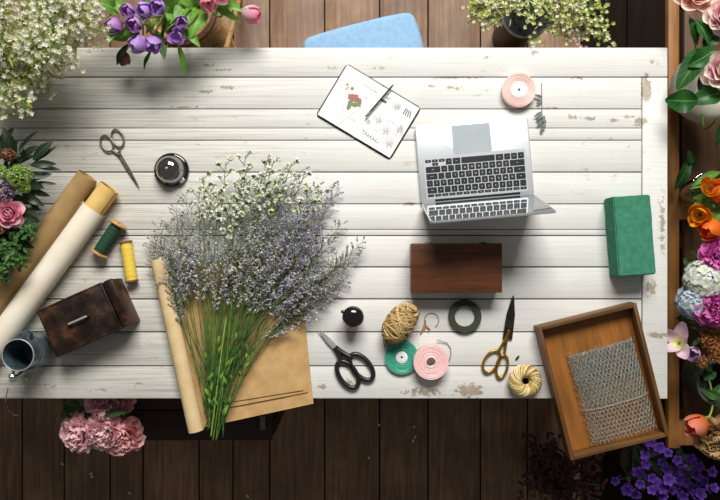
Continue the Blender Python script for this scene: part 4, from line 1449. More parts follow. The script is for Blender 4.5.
BT = at(176, 4, .57)
def bt_foot():
    return BT + V((RF.uniform(-.05, .05), RF.uniform(-.05, .05), 0))
tul = [
    ('pale mauve tulip bud nearest the baby breath in the purple tulip bunch', 'tulip', (127, 10.5, .92), (-.2, -.2, 1), 7.2, 'purple_pale'),
    ('purple tulip leaning sideways beside the pale mauve bud', 'tulip', (143.5, 10, .92), (-.45, -.35, .8), 8.2, 'purple'),
    ('upright purple tulip touching the sideways one', 'tulip', (157, 7, .93), (.1, -.3, 1), 8.2, 'purple'),
    ('pale mauve tulip half hidden by baby breath at the end of the bunch', 'tulip', (113, 26, .9), (-.5, -.4, .6), 8, 'purple_pale'),
    ('small round purple tulip below the sideways one', 'tulip', (133.5, 24.5, .91), (-.1, -.3, 1), 8, 'purple_pale'),
    ('broad purple tulip hanging over the table edge with a long petal', 'tulip', (137, 44.5, .89), (-.7, -.5, .5), 9, 'purple'),
    ('purple tulip beside the broad one over the table edge', 'tulip', (152.5, 45.5, .89), (.05, -.7, .6), 8.6, 'purple'),
    ('ruffled purple tulip above the long hanging leaf', 'tulip_open', (177, 36.5, .89), (0, -.35, 1), 8.6, 'purple'),
    ('small pale purple tulip just behind the ruffled one', 'tulip', (181.5, 22.5, .9), (.2, -.1, 1), 7, 'purple_pale'),
    ('pink tulip at the picture edge between purple tulips and the lying pink one', 'tulip', (208.5, 4.5, .9), (.2, -.4, .9), 8.5, 'pinkwhite'),
]
tl = [
    [(120, 30, .86, 108, 44, .9, .014), (135, 16, .84, 110, 4, .86, .02)], [(140, 22, .85, 120, 38, .88, .011)], [(158, 22, .85, 146, 34, .87, .008), (160, 14, .84, 146, -8, .9, .018), (176, 12, .85, 166, -6, .9, .02)], [(118, 12, .85, 98, 2, .9, .02)],
    [(135, 34, .85, 108, 36, .86, .016)], [(140, 34, .84, 128, 30, .85, .01)], [(156, 30, .84, 163, 58, .87, .01), (152, 50, .86, 144, 70, .84, .0055), (164, 42, .84, 171, 20, .9, .012)], [(178, 44, .86, 185.5, 75, .83, .0085), (168, 44, .84, 165, 60, .84, .005)],
    [(188, 30, .85, 200, 47, .88, .0115), (180, 14, .86, 170, 24, .89, .022)], [(205, 8, .85, 190, 38, .88, .022), (190, 4, .86, 176, 22, .89, .022), (206, 0, .85, 192, -10, .9, .018), (178, 14, .84, 188, 40, .86, .016), (200, 4, .85, 178, -4, .9, .02), (196, 6, .86, 184, 28, .89, .016)],
]
for (lab, kd, hd_, ax, rpx, pm), lv in zip(tul, tl):
    flower('tulip', lab, kd, hd_, ax, pix(rpx, hd_[2]), P[pm], bt_foot(), lv, LF['tulip_dark'] if hd_[1] > 40 else LF['tulip'])
flower('tulip', 'pink and white tulip lying out sideways over the floor boards', 'tulip', (253, 14.5, .84), (.97, -.22, .12), pix(9.2, .84), P['pinkwhite'], BT + V((.06, .02, 0)),
       [(212, -2, .82, 241, 22, .84, .012), (206, -2, .82, 244, 12, .85, .014), (210, 0, .82, 223, 16, .83, .008)], LF['tulip'], bend=at(225, 4, .82))
flower('tulip', 'faded dusky pink tulip drooping onto the table beside a dark leaf', 'tulip', (124, 60, .81), (-.1, -.6, -.3), pix(6.5, .81), P['dusky'], BT + V((-.07, -.01, 0)), [(128, 44, .85, 117, 65, .82, .009)], LF['dark'], bend=at(133, 40, .87))
flower('tulip', 'small pink tulip turned upward behind the lying pink and white one', 'tulip', (222, -4, .9), (.1, .3, 1), pix(8, .9), P['pinkwhite'], BT + V((.05, .05, 0)), [(214, 2, .84, 240, 6, .88, .016)], LF['tulip'])

# ------------------------------------------------------------------ baby's breath in an enamel bucket on the table corner
def inside(p, poly):
    c = False
    j = len(poly) - 1
    for i in range(len(poly)):
        a_, b_ = poly[i], poly[j]
        if (a_[1] > p[1]) != (b_[1] > p[1]) and p[0] < (b_[0] - a_[0]) * (p[1] - a_[1]) / (b_[1] - a_[1]) + a_[0]:
            c = not c
        j = i
    return c
gb = at(34, 76, T)
vs = thing('enamel_bucket', 'cream enamel bucket on the table hidden under the baby breath', 'bucket', gb)
m = MB(); m.lathe([(0, .001), (.045, .001), (.047, .004), (.054, .075), (.057, .078), (.057, .082), (.053, .082), (.045, .008), (0, .006)], 36); m.build('bucket_body', M['cream_glaze'], vs, local=True)
m = MB(); m.tube(bez((-.056, 0, .072), (0, .08, .12), (.056, 0, .072), 14), .0018, 6); m.build('handle', M['wire_grey'], vs, local=True)
gp = [(-30, -25), (116, -14), (111, 8), (106, 30), (92, 44), (80, 58), (62, 72), (56, 92), (40, 104), (22, 112), (0, 120), (-30, 118)]
gl_n = 0
while gl_n < 105:
    x, y = RF.uniform(-25, 112), RF.uniform(-20, 116)
    if not inside((x, y), gp):
        continue
    gl_n += 1
    z = RF.uniform(.88, 1.0) - (0.05 if y > 70 else 0)
    e = at(x, y, z)
    f0 = gb + V((RF.uniform(-.03, .03), RF.uniform(-.03, .03), .05 + RF.uniform(0, .02)))
    root = thing('baby_breath_sprig', 'white baby breath sprig in the cloud over the table corner', 'flower', f0, 0, 'baby breath sprigs')
    main = bez(f0, (f0 + e) / 2 + V((0, 0, .05)), e, 10)
    st, fl, bd = MB(), MB(), MB()
    st.tube(main, [.0011 - .0006 * i / 10 for i in range(11)], 5)
    for k in range(20):
        p = main[RF.randint(6, 10)]
        far = V((RF.uniform(-1, 1), RF.uniform(-1, 1), RF.uniform(-.1, .9))).normalized() * RF.uniform(.012, .046)
        q = p + far
        q2 = e.lerp(p, .4) + far
        st.tube([p, (p + q2) / 2 + V((0, 0, .003)), q2], .00045, 3)
        if RF.random() < (.62 if y < 75 else .42):
            r = RF.uniform(.0055, .0095)
            for j in range(3):
                up = V((RF.uniform(-.6, .6), RF.uniform(-.6, .6), 1)).normalized()
                floret(fl, q2 - up * r * (.2 + .25 * j), up, r * (1 - .2 * j), 5, RF)
        else:
            bd.blob(q2, RF.uniform(.0018, .0032), 1, .1, RF)
        if k % 3 == 0:
            q3 = q2 + V((RF.uniform(-.012, .012), RF.uniform(-.012, .012), .004))
            st.tube([q2.lerp(p, .3), q3], .0004, 3)
            bd.blob(q3, RF.uniform(.0015, .0026), 1, .1, RF)
    for k in range(2):
        p = main[RF.randint(3, 8)]
        leaf(bd, p, p + V((RF.uniform(-.04, .04), RF.uniform(-.05, .02), RF.uniform(0, .02))), .003, .1, .2, 0, RF, nv=4)
    st.build('stem', M['stem_bright'], root, angle=0)
    fl.build('blossoms', F_GYP, root, angle=0)
    bd.build('buds', F_GYPG, root, angle=0)

# ------------------------------------------------------------------ dark leafed arrangement at the left
lb = at(-34, 196, T)
vs = thing('zinc_bucket', 'dull zinc bucket holding the dark leaves and pink garden rose', 'bucket', lb)
m = MB(); m.lathe([(0, .001), (.04, .001), (.042, .004), (.052, .095), (.055, .098), (.055, .102), (.051, .102), (.04, .008), (0, .006)], 32); m.build('bucket_body', M['zinc_pot'], vs, local=True)
m = MB(); m.tube(bez((-.053, 0, .09), (0, .09, .14), (.053, 0, .09), 14), .0018, 6); m.build('handle', M['wire_grey'], vs, local=True)
LB = lb + V((0, 0, .085))
def lfoot():
    return LB + V((RF.uniform(-.03, .03), RF.uniform(-.03, .03), RF.uniform(-.01, .01)))
def branch(name, label, pts, leaves, lm, group=None, cat='foliage', sr=.0018):
    f0 = lfoot()
    root = thing(name, label, cat, f0, 0, group)
    m = MB(); w = [f0] + [at(*p) for p in pts]
    m.tube(w, sr, 6); m.build('stem', M['stem_dark'], root, angle=0)
    for (x0, y0, z0, x1, y1, z1, hw) in leaves:
        m = MB(); leaf(m, at(x0, y0, z0), at(x1, y1, z1), hw, .08, .18, .1, RF, roll=RF.uniform(-.35, .35)); m.build('leaf', lm, root, angle=0)
branch('leafy_branch', 'dark leafy branch with long pointed leaves reaching up beside the baby breath', [(0, 175, .88), (18, 155, .9), (24, 147, .9)],
       [(22, 147, .88, 38, 131, .89, .0065), (16, 155, .88, 3, 128, .9, .014), (12, 158, .88, 8, 136, .9, .012), (20, 152, .88, 26, 150, .86, .01), (8, 160, .89, -4, 140, .9, .014)], LF['dark'])
branch('leafy_branch', 'dark branch with broad glossy leaves fanned over the boards', [(0, 188, .88), (20, 172, .89), (30, 163, .89)],
       [(33, 160, .88, 53, 141, .88, .0125), (24, 155, .88, 38, 146, .88, .009), (34, 162, .875, 58, 145.5, .87, .0055), (30, 165, .88, 56, 164, .86, .0105), (38, 168, .86, 61, 170, .84, .006), (24, 160, .88, 22, 142, .89, .008)], LF['dark'])
branch('leafy_branch', 'dark branch with drooping leaves beside the brown paper roll', [(0, 200, .87), (20, 186, .88), (30, 180, .87)],
       [(28, 180, .87, 52, 174, .85, .009), (30, 184, .86, 56, 184, .84, .007), (28, 188, .87, 50, 196, .85, .009), (26, 176, .87, 46, 176, .86, .009), (22, 194, .87, 44, 206, .86, .011), (26, 182, .88, 44, 188, .87, .012), (30, 198, .86, 40, 214, .85, .008), (10, 196, .86, 30, 204, .86, .012)], LF['dark'])
branch('leafy_branch', 'dark leafy branch under the pink garden rose', [(0, 215, .86), (18, 220, .87), (30, 225, .86)],
       [(20, 215, .86, 40, 222, .85, .012), (18, 222, .86, 30, 240, .85, .012), (24, 212, .86, 42, 210, .85, .01), (10, 225, .86, 16, 246, .85, .014), (2, 225, .86, -4, 248, .86, .016), (26, 226, .85, 38, 232, .84, .008), (12, 205, .85, 34, 214, .85, .012), (5, 235, .85, 20, 250, .84, .014)], LF['dark'])

branch('leafy_branch', 'dark branch with crowded leaves behind the green viburnum', [(-6, 170, .86), (8, 166, .87), (18, 170, .86)],
       [(0, 160, .86, -6, 138, .87, .014), (6, 164, .86, 18, 140, .87, .012), (10, 166, .86, 34, 156, .86, .012), (14, 172, .86, 40, 178, .85, .012), (12, 176, .85, 36, 192, .85, .013), (4, 178, .85, 14, 204, .85, .014), (-4, 150, .86, 14, 128, .87, .012), (16, 180, .85, 38, 202, .84, .012)], LF['dark'])
branch('leafy_branch', 'dark branch with crowded leaves lowest beside the brown roll', [(-6, 235, .84), (6, 242, .85), (16, 246, .85)],
       [(0, 236, .84, 22, 228, .85, .014), (8, 240, .84, 30, 240, .84, .013), (12, 244, .84, 30, 256, .83, .012), (4, 246, .84, 14, 268, .84, .014), (-4, 246, .84, -2, 272, .84, .014), (10, 236, .84, 34, 248, .84, .012), (-2, 256, .84, 8, 282, .83, .012)], LF['dark'])

def spray(label, pts, n, spread, lsz, lm, group=None, name='leafy_spray'):
    """a stem with many small leaves"""
    f0 = lfoot()
    root = thing(name, label, 'foliage', f0, 0, group)
    w = [f0] + [at(*p) for p in pts]
    m = MB(); m.tube(w, .0016, 5); m.build('stem', M['stem_dark'], root, angle=0)
    m = MB()
    k = len(pts)
    for i in range(n):
        t = RF.uniform(0, k - 1) if k > 1 else 0
        j = min(k - 2, int(t)) if k > 1 else 0
        p = w[1 + j].lerp(w[2 + j], t - j) if k > 1 else w[1]
        p = p + V((RF.uniform(-1, 1), RF.uniform(-1, 1), RF.uniform(-.6, .8))) * spread
        d = V((RF.uniform(-1, 1), RF.uniform(-1, .7), RF.uniform(-.2, .5))).normalized()
        leaf(m, p, p + d * lsz * RF.uniform(.7, 1.3), lsz * .27, .1, .25, 0, RF, nv=4)
    o = m.build('leaves', lm, root, angle=0)
    return root
spray('small leaved green spray between the pink garden rose and the brown roll', [(8, 232, .86), (22, 232, .88), (30, 228, .87)], 60, .02, .015, LF['small'])
spray('small leaved green spray lowest on the brown paper roll', [(0, 245, .87), (12, 254, .89), (22, 262, .88)], 95, .026, .018, LF['small'])
spray('small leaved green spray at the lower picture edge beside the roll', [(-8, 262, .87), (2, 268, .88), (6, 276, .87)], 55, .02, .016, LF['small'])
spray('dark small leaved spray above the green viburnum', [(-6, 150, .87), (6, 158, .88), (16, 165, .88)], 40, .022, .018, LF['dark'])

def ball(name, label, c, r, fm, n, fs, teeth=4, squash=.8, cat='flower'):
    f0 = lfoot()
    root = thing(name, label, cat, f0)
    h = at(*c)
    m = MB(); m.tube(bez(f0, (f0 + h) / 2 + V((-.02, 0, .02)), h, 8), .0018, 6); m.build('stem', M['stem_dark'], root, angle=0)
    m = MB()
    for i in range(n):
        zz = 1 - 1.7 * (i + .5) / n
        rr_ = math.sqrt(max(0, 1 - zz * zz)); a_ = i * 2.39996
        d = V((rr_ * math.cos(a_), rr_ * math.sin(a_), zz)) + V((RF.uniform(-.15, .15), RF.uniform(-.15, .15), RF.uniform(-.15, .15)))
        floret(m, h + V((d.x, d.y, d.z * squash)) * r * RF.uniform(.85, 1.02) - d * fs * .7, d, fs * RF.uniform(.8, 1.2), teeth, RF)
    m.build('flower_head', fm, root, angle=0)
    return root
ball('viburnum', 'round green viburnum head beside the dark leaves', (19, 176, .91), .030, F_VIB, 260, .0042)
ball('viburnum', 'smaller green viburnum head just below the round one', (24, 187, .90), .016, F_VIB, 110, .004)
ball('viburnum', 'pale green viburnum head cut by the picture edge', (0, 172, .91), .018, F_VIB, 130, .004)
ball('filler_flower', 'mottled purple filler flower above the pink garden rose', (5, 192, .90), .024, F_AST, 170, .004, 5)
ball('filler_flower', 'small purple filler flower at the picture edge above the rose', (-4, 203, .90), .014, F_AST, 80, .004, 5)
ball('filler_flower', 'russet filler flower above the green viburnum', (8.5, 155, .90), .017, F_RUS, 110, .0042, 4)
flower('rose', 'pink garden rose among dark leaves at the picture edge', 'rose', (8, 213.5, .9), (.15, -.05, 1), pix(11.5, .9), P['leftrose'], lfoot(), [(0, 222, .88, -6, 238, .88, .014)], LF['dark'])
flower('rose', 'cream rose bud just below the pink garden rose', 'tulip', (0, 229, .89), (.1, -.1, 1), pix(5, .89), P['tan'], lfoot())

# ------------------------------------------------------------------ wax flowers in a dark pot on the floor
wp = V((at(527, 12, .3).x, at(527, 12, .3).y, 0))
pot = thing('plant_pot', 'dark brown pot on the floor under the yellow green wax flowers', 'pot', wp)
m = MB(); m.lathe([(0, .001), (.06, .001), (.064, .006), (.082, .25), (.087, .262), (.087, .285), (.079, .285), (.06, .02), (0, .016)], 36); m.build('pot_body', M['dark_pot'], pot, local=True)
m = MB(); m.lathe([(0, .262), (.0795, .262), (.0795, .25), (0, .25)], 32); m.build('soil', M['black_hole'], pot, local=True)
wx = [(478, 8), (474, 16), (482, 20), (488, 12), (492, 22), (497, 17), (484, 4), (500, 6), (508, 2), (531, 18), (534, 42), (545, 4), (552, 22), (556, 14), (558, 28), (562, 8), (568, 20), (572, 28), (578, 14), (585, 20), (592, 10), (598, 4), (594, 22), (604, 38), (600, 30), (586, 2), (574, 4), (538, 10), (520, 2), (512, 8), (565, 34), (548, 12), (472, 4), (560, 0), (590, 34)]
for i, (x, y) in enumerate(wx):
    blush = (x, y) in ((590, 34),) or (575 < x < 590 and y > 25)
    z = .5 + RF.uniform(-.06, .06)
    e = at(x, y, z)
    f0 = wp + V((RF.uniform(-.05, .05), RF.uniform(-.05, .05), .264))
    root = thing('wax_flower_sprig', 'yellow green wax flower sprig in the dark pot behind the table', 'flower', f0, 0, 'wax flower sprigs')
    st, fl = MB(), MB()
    main = bez(f0, V((f0.x * .5 + e.x * .5, f0.y * .5 + e.y * .5, z)), e, 8)
    st.tube(main, .0014, 5)
    for k in range(14):
        q = e + V((RF.gauss(0, .015), RF.gauss(0, .015), RF.uniform(-.01, .02)))
        st.tube([main[6], q], .0007, 3)
        for j in range(3):
            up = V((RF.uniform(-.7, .7), RF.uniform(-.7, .7), 1)).normalized()
            floret(fl, q - up * .003 * j, up, .0078 - .0012 * j, 5, RF)
    for k in range(3):
        p = main[RF.randint(3, 7)]
        leaf(fl, p, p + V((RF.uniform(-.03, .03), RF.uniform(-.03, .03), .01)), .002, .1, .2, 0, RF, nv=3)
    st.build('stem', M['stem_dark'], root, angle=0)
    fl.build('blossoms', F_WAX, root, angle=0)
for (x, y) in ((574, 36), (580, 40), (572, 42), (583, 32), (577, 30)):
    e = at(x, y, .5)
    f0 = wp + V((RF.uniform(-.03, .05), RF.uniform(-.05, .03), .264))
    root = thing('wax_flower_sprig', 'blush white wax flower sprig low behind the table edge', 'flower', f0, 0, 'blush wax flower sprigs')
    st, fl = MB(), MB()
    st.tube(bez(f0, (f0 + e) / 2 + V((0, 0, .06)), e, 8), .0014, 5)
    for k in range(8):
        q = e + V((RF.gauss(0, .011), RF.gauss(0, .011), RF.uniform(-.01, .015)))
        for j in range(3):
            up = V((RF.uniform(-.7, .7), RF.uniform(-.7, .7), 1)).normalized()
            floret(fl, q - up * .003 * j, up, .0078 - .0012 * j, 5, RF)
    st.build('stem', M['stem_dark'], root, angle=0)
    fl.build('blossoms', F_WAXP, root, angle=0)

# ------------------------------------------------------------------ low slatted bench at the right
BZ = .5
bn = thing('slatted_bench', 'low wooden slatted bench with an amber side rail along the table end', 'bench', (1.15, 0, 0))
xa_, xb_ = at(668.5, 0, BZ).x, at(679.5, 0, BZ).x
m = MB(); m.box(((xa_ + xb_) / 2, .145, BZ - .014), (xb_ - xa_, 1.53, .028), bev=.003); m.build('side_rail', M['rail_wood'], bn)
xs = at(684.5, 0, .42).x
for k in range(3):
    w_ = .125
    m = MB(); m.box((xs + w_ / 2 + k * (w_ + .008), .145, .41), (w_, 1.53, .02), bev=.002); m.build('board', M['bench_wood'], bn)
for q_ in (-20, 208, 432):
    q = at(686, q_, .45)
    m = MB(); m.box(((xb_ + xs) / 2 + .004, q.y, .453), (xs - xb_ + .016, .075, .034), bev=.002); m.build('cross_bar', M['rail_wood'], bn)
for yy in (-.55, .03, .82):
    m = MB(); m.box(((xs + 1.45) / 2, yy, .385), (1.45 - xs, .05, .028)); m.build('cross_bar', M['bench_wood'], bn)
for xx in (1.26, 1.42):
    for yy in (-.55, .82):
        m = MB(); m.box((xx, yy, .185), (.04, .04, .37), bev=.002); m.build('leg', M['dark_leg'], bn)
m = MB(); m.box((1.43, .145, .44), (.03, 1.53, .12), bev=.003); m.build('side_rail', M['rail_wood'], bn)

BF = .42
# cream pot
cp = V((at(706, 0, .62).x, at(0, 88, .62).y, BF))
cpot = thing('ceramic_bowl', 'footed cream ceramic bowl with pink roses on the slatted bench', 'bowl', cp)
m = MB(); m.lathe([(0, .001), (.022, .001), (.024, .004), (.024, .09), (.05, .11), (.085, .145), (.103, .19), (.102, .222), (.085, .243), (.06, .251), (.05, .251), (.048, .246), (.08, .226), (.092, .195), (.06, .14), (.03, .12), (0, .12)], 48); m.build('bowl_body', M['cream_glaze'], cpot, local=True)
m = MB(); m.lathe([(0, .205), (.091, .205), (.091, .2), (0, .2)], 32); m.build('soil', M['black_hole'], cpot, local=True)
CF = cp + V((0, 0, .207))
def cfoot():
    return CF + V((RF.uniform(-.03, .03), RF.uniform(-.03, .03), 0))
flower('rose', 'peach pink rose at the top of the bench, nearest the rail', 'rose', (700, -9, .86), (-.1, -.1, 1), pix(18, .86), P['peach'], cfoot(), [(690, 18, .82, 697, 45, .82, .012), (706, 10, .83, 690, 8, .82, .012)], LF['rose'])
flower('rose', 'pink rose with pale outer petals between two others over the cream pot', 'rose', (726, 14, .88), (-.2, 0, 1), pix(15, .88), P['rosepink'], cfoot(), [(712, 34, .84, 700, 18, .85, .012)], LF['rose'])
flower('rose', 'pink rose with greenish white outer petals just above the cream pot', 'rose', (724, 69, .87), (-.25, -.05, 1), pix(16, .87), P['rosepink'], cfoot(),
       [(708, 48, .82, 677, 90, .82, .030), (698, 101, .84, 665, 100, .82, .031), (724, 92, .83, 690, 103, .82, .027), (722, 100, .84, 714, 148, .8, .026), (708, 44, .85, 694, 20, .84, .02), (716, 50, .85, 688, 66, .84, .026), (714, 28, .83, 704, 52, .84, .022)], LF['rose'])
flower('rose_leaf_stem', 'leafy rose stem beside the amber rail below the cream pot', 'violet', (716, 120, .78), (0, 0, 1), .004, LF['rose'], cfoot(), [(690, 158, .58, 675, 190, .56, .017), (688, 150, .6, 694, 166, .58, .011)], LF['rose'], bend=at(694, 148, .66), cat='leaf')

# glass vase with orange tulips
gv = V((1.045, at(0, 192, .6).y, BF))
gva = thing('glass_vase', 'clear glass vase holding the orange tulips on the slatted bench', 'vase', gv)
m = MB(); m.lathe([(0, .001), (.036, .001), (.039, .005), (.046, .08), (.06, .18), (.0585, .182), (.0445, .082), (.036, .012), (0, .01)], 40); m.build('vase_body', M['glass'], gva, local=True)
m = MB(); m.tube([(.0595 * math.cos(a), .0595 * math.sin(a), .181) for a in [2 * PI * q_ / 40 for q_ in range(40)]], .0016, 8, True); m.build('rim', M['glass'], gva, local=True)
GF = gv + V((0, 0, .02))
def gfoot():
    return GF + V((RF.uniform(-.02, .02), RF.uniform(-.02, .02), 0))
stam = mat('dark stamens', '#3a2a14', '#6b4a1c', .7)
flower('tulip', 'open yellow orange tulip nearest the bench rail in the glass vase', 'tulip_open', (699, 215, .70), (-.45, -.15, .9), pix(11.5, .70), P['yelloworange'], gfoot(), [(712, 206, .66, 694, 203, .68, .012)], LF['tulip'], core=stam, bend=gv + V((0, 0, .2)))
flower('tulip', 'orange tulip lying lowest over the magenta peony', 'tulip', (709, 230, .71), (-.8, -.3, .35), pix(10.5, .71), P['orange'], gfoot(), [(718, 206, .68, 716, 226, .69, .017)], LF['tulip'], bend=gv + V((.01, -.01, .22)))
flower('tulip', 'yellow orange tulip with an open cup at the top of the glass vase', 'tulip_open', (711, 187, .73), (-.25, .2, .9), pix(10.5, .73), P['yelloworange'], gfoot(), [(706, 180, .67, 690, 189, .68, .008), (720, 172, .68, 692, 186, .68, .012), (712, 196, .68, 693, 198, .67, .011)], LF['tulip'], core=stam, bend=gv + V((0, .01, .2)))
flower('tulip', 'orange tulip cut by the picture edge beside the open cup', 'tulip', (722, 192, .73), (.3, .1, 1), pix(10, .73), P['orange'], gfoot(), [(728, 200, .68, 706, 204, .7, .014)], LF['tulip'], bend=gv + V((.02, 0, .2)))

# dark bucket with peonies and hydrangeas
db = V((1.085, at(0, 292, .6).y, BF))
dbk = thing('flower_bucket', 'dark bucket on the slatted bench under the hydrangea and magenta peonies', 'bucket', db)
m = MB(); m.lathe([(0, .001), (.055, .001), (.058, .005), (.075, .16), (.079, .163), (.079, .17), (.073, .17), (.055, .012), (0, .01)], 36); m.build('bucket_body', M['dark_pot'], dbk, local=True)
m = MB(); m.tube(bez((0, -.078, .16), (.12, 0, .14), (0, .078, .16), 14), .002, 6); m.build('handle', M['wire_grey'], dbk, local=True)
def dfoot():
    return db + V((RF.uniform(-.04, .04), RF.uniform(-.04, .04), .014))
flower('peony', 'magenta peony between the orange tulips and the white hydrangea', 'peony', (720, 255, .72), (-.2, .1, 1), pix(16, .72), P['magenta'], dfoot(), [(706, 250, .66, 690, 266, .64, .012), (700, 258, .64, 688, 250, .62, .006)], LF['small'])
flower('hydrangea', 'white hydrangea head between the two magenta peonies', 'hydrangea', (705, 280, .68), (-.2, .1, 1), pix(23, .68), P['hydr_white'], dfoot(), [(694, 268, .62, 684, 258, .6, .012)], LF['small'])
flower('hydrangea', 'bluish white hydrangea head beside the bench rail', 'hydrangea', (694, 301, .66), (-.4, -.1, 1), pix(19.5, .66), P['hydr_blue'], dfoot(), [(690, 320, .6, 676, 318, .58, .01)], LF['small'])
flower('peony', 'magenta peony below the white hydrangea', 'peony', (717, 311, .72), (-.3, -.1, 1), pix(16.5, .72), P['magenta'], dfoot(), [], LF['small'])

# lower pot with mixed flowers
mp_ = V((1.09, at(0, 385, .6).y, BF))
mpo = thing('flower_bucket', 'dull zinc bucket on the slatted bench under the pale pink and salmon tulips', 'bucket', mp_)
m = MB(); m.lathe([(0, .001), (.05, .001), (.053, .005), (.066, .14), (.07, .143), (.07, .15), (.064, .15), (.05, .012), (0, .01)], 36); m.build('bucket_body', M['zinc_pot'], mpo, local=True)
m = MB(); m.tube(bez((0, -.068, .14), (.1, 0, .13), (0, .068, .14), 14), .002, 6); m.build('handle', M['wire_grey'], mpo, local=True)
def mfoot():
    return mp_ + V((RF.uniform(-.035, .035), RF.uniform(-.035, .035), .014))
flower('tulip', 'open pale pink tulip with a yellow centre leaning over the bench rail', 'tulip_wide', (676.5, 342, .70), (-.6, .25, .7), pix(12, .70), P['palepink'], mfoot(), [(700, 338, .62, 692, 346, .62, .007)], LF['small'], bend=at(700, 355, .64))
flower('flower_bud', 'lilac flower bud beside the open pale pink tulip', 'tulip', (692.5, 354, .66), (-.4, .1, .8), pix(7.5, .66), P['lilac'], mfoot(), [(698, 370, .6, 694, 378, .58, .009)], LF['small'])
flower('tulip', 'salmon orange tulip on a green stem at the lower end of the bench', 'tulip', (694.5, 426, .66), (-.85, -.25, .35), pix(11.2, .66), P['salmon'], mfoot(), [(722, 398, .62, 700, 388, .6, .014), (718, 412, .6, 722, 396, .62, .008)], LF['small'], sm=M['stem_bright'], bend=at(722, 412, .62))
flower('rose', 'tan ruffled rose below the salmon tulip', 'peony', (718, 441, .66), (-.35, -.1, 1), pix(19, .66), P['tan'], mfoot(), [(712, 372, .6, 698, 362, .62, .012), (716, 372, .6, 704, 380, .6, .012), (724, 384, .6, 708, 402, .6, .016)], LF['small'])
def foot_ball(name, label, c, r, fm, n, fs, foot):
    root = thing(name, label, 'flower', foot)
    h = at(*c)
    m = MB(); m.tube(bez(foot, (V(foot) + h) / 2, h, 8), .0018, 6); m.build('stem', M['stem_dark'], root, angle=0)
    m = MB()
    for i in range(n):
        d = V((RF.gauss(0, 1), RF.gauss(0, 1), RF.gauss(.4, 1))).normalized()
        floret(m, h + V((d.x, d.y, d.z * .6)) * r * RF.uniform(.7, 1.1), d, fs * RF.uniform(.8, 1.2), 4, RF)
    m.build('flower_head', fm, root, angle=0)
foot_ball('filler_flower', 'amber filler flower below the lower magenta peony', (711, 338, .66), .03, F_AMB, 170, .005, mfoot())
foot_ball('filler_flower', 'reddish amber filler flower at the picture edge', (719, 353, .67), .028, F_AMB, 150, .005, mfoot())
foot_ball('filler_flower', 'small amber filler flower beside the lilac bud', (702, 362, .64), .016, F_AMB, 80, .0045, mfoot())
foot_ball('filler_flower', 'grey green filler flower under the bluish hydrangea', (699, 322, .62), .024, island_mat('grey green filler', ['#7d8a66', '#98a384', '#66734f', '#b3ba9c']), 130, .005, dfoot())

# ------------------------------------------------------------------ violet flowers at the lower right
vp = V((at(665, 475, .4).x, at(665, 475, .4).y, 0))
vpt = thing('plant_pot', 'dark pot on the floor under the deep violet flowers', 'pot', vp)
m = MB(); m.lathe([(0, .001), (.06, .001), (.063, .005), (.075, .2), (.08, .203), (.08, .22), (.073, .22), (.06, .015), (0, .012)], 32); m.build('pot_body', M['dark_pot'], vpt, local=True)
m = MB(); m.lathe([(0, .2), (.0735, .2), (.0735, .19), (0, .19)], 28); m.build('soil', M['black_hole'], vpt, local=True)
VPT = [(615, 481), (627, 490), (638, 472), (645, 455), (652, 478), (659, 447), (662, 462), (668, 453), (671, 444), (677, 460), (667, 470), (655, 482), (661, 487), (672, 490), (679, 480), (684, 471), (690, 488), (696, 474), (699, 466), (704, 480), (676, 470), (683, 496), (663, 496), (652, 490), (646, 464), (635, 494), (676, 436 + 6), (650, 442), (700, 494), (712, 472), (714, 488), (690, 458), (640, 484), (668, 480), (686, 482)]
for i, (x, y) in enumerate(VPT):
    f0 = vp + V((RF.uniform(-.05, .05), RF.uniform(-.05, .05), .201))
    z = .47 + RF.uniform(-.05, .05)
    h = at(x, y, z)
    root = thing('violet_flower', 'deep violet flower in the bunch below the bench rail', 'flower', f0, 0, 'violet flowers at the bench end')
    ax = V((RF.uniform(-.5, .3), RF.uniform(-.2, .5), 1)).normalized()
    m = MB(); bloom(m, 'violet', h, ax, .016 * RF.uniform(.85, 1.2), RF); bloom(m, 'violet', h + V((RF.uniform(-.015, .015), RF.uniform(-.015, .015), -.008)), V((RF.uniform(-.8, .8), RF.uniform(-.8, .8), .6)), .014, RF); m.build('bloom', P['violet'], root, angle=0)
    m = MB(); m.tube(bez(f0, (f0 + h) / 2 + V((0, 0, .03)), h, 8), .0014, 5); m.build('stem', M['stem_dark'], root, angle=0)
    m = MB(); p = f0.lerp(h, RF.uniform(.5, .85)); leaf(m, p, p + V((RF.uniform(-.05, .05), RF.uniform(-.05, .05), .01)), .011, .1, .2, 0, RF); m.build('leaf', LF['dark'], root, angle=0)

# dark reddish foliage plant at the bottom
rp = V((at(560, 480, .25).x, at(560, 480, .25).y - .03, 0))
rpt = thing('foliage_plant', 'dark maroon leaved plant on the floor below the wooden tray', 'plant', rp)
m = MB(); m.lathe([(0, .001), (.045, .001), (.047, .004), (.06, .12), (.063, .122), (.063, .132), (.058, .132), (.045, .01), (0, .008)], 28); m.build('pot', M['dark_pot'], rpt, local=True)
ms, ml = MB(), MB()
for k in range(85):
    e = at(RF.uniform(522, 606), RF.uniform(432, 510), RF.uniform(.2, .34))
    f0 = rp + V((RF.uniform(-.03, .03), RF.uniform(-.03, .03), .1))
    pts = bez(f0, (f0 + e) / 2 + V((0, 0, .05)), e, 6)
    ms.tube(pts, .001, 4)
    for j in range(9):
        p = pts[RF.randint(2, 6)] + V((RF.uniform(-.015, .015), RF.uniform(-.015, .015), RF.uniform(-.01, .015)))
        leaf(ml, p, p + V((RF.uniform(-1, 1), RF.uniform(-1, 1), RF.uniform(-.2, .4))).normalized() * RF.uniform(.014, .028), .006, .1, .2, 0, RF, nv=4)
ms.build('stems', M['stem_dark'], rpt, angle=0)
ml.build('foliage', LF['maroon'], rpt, angle=0)

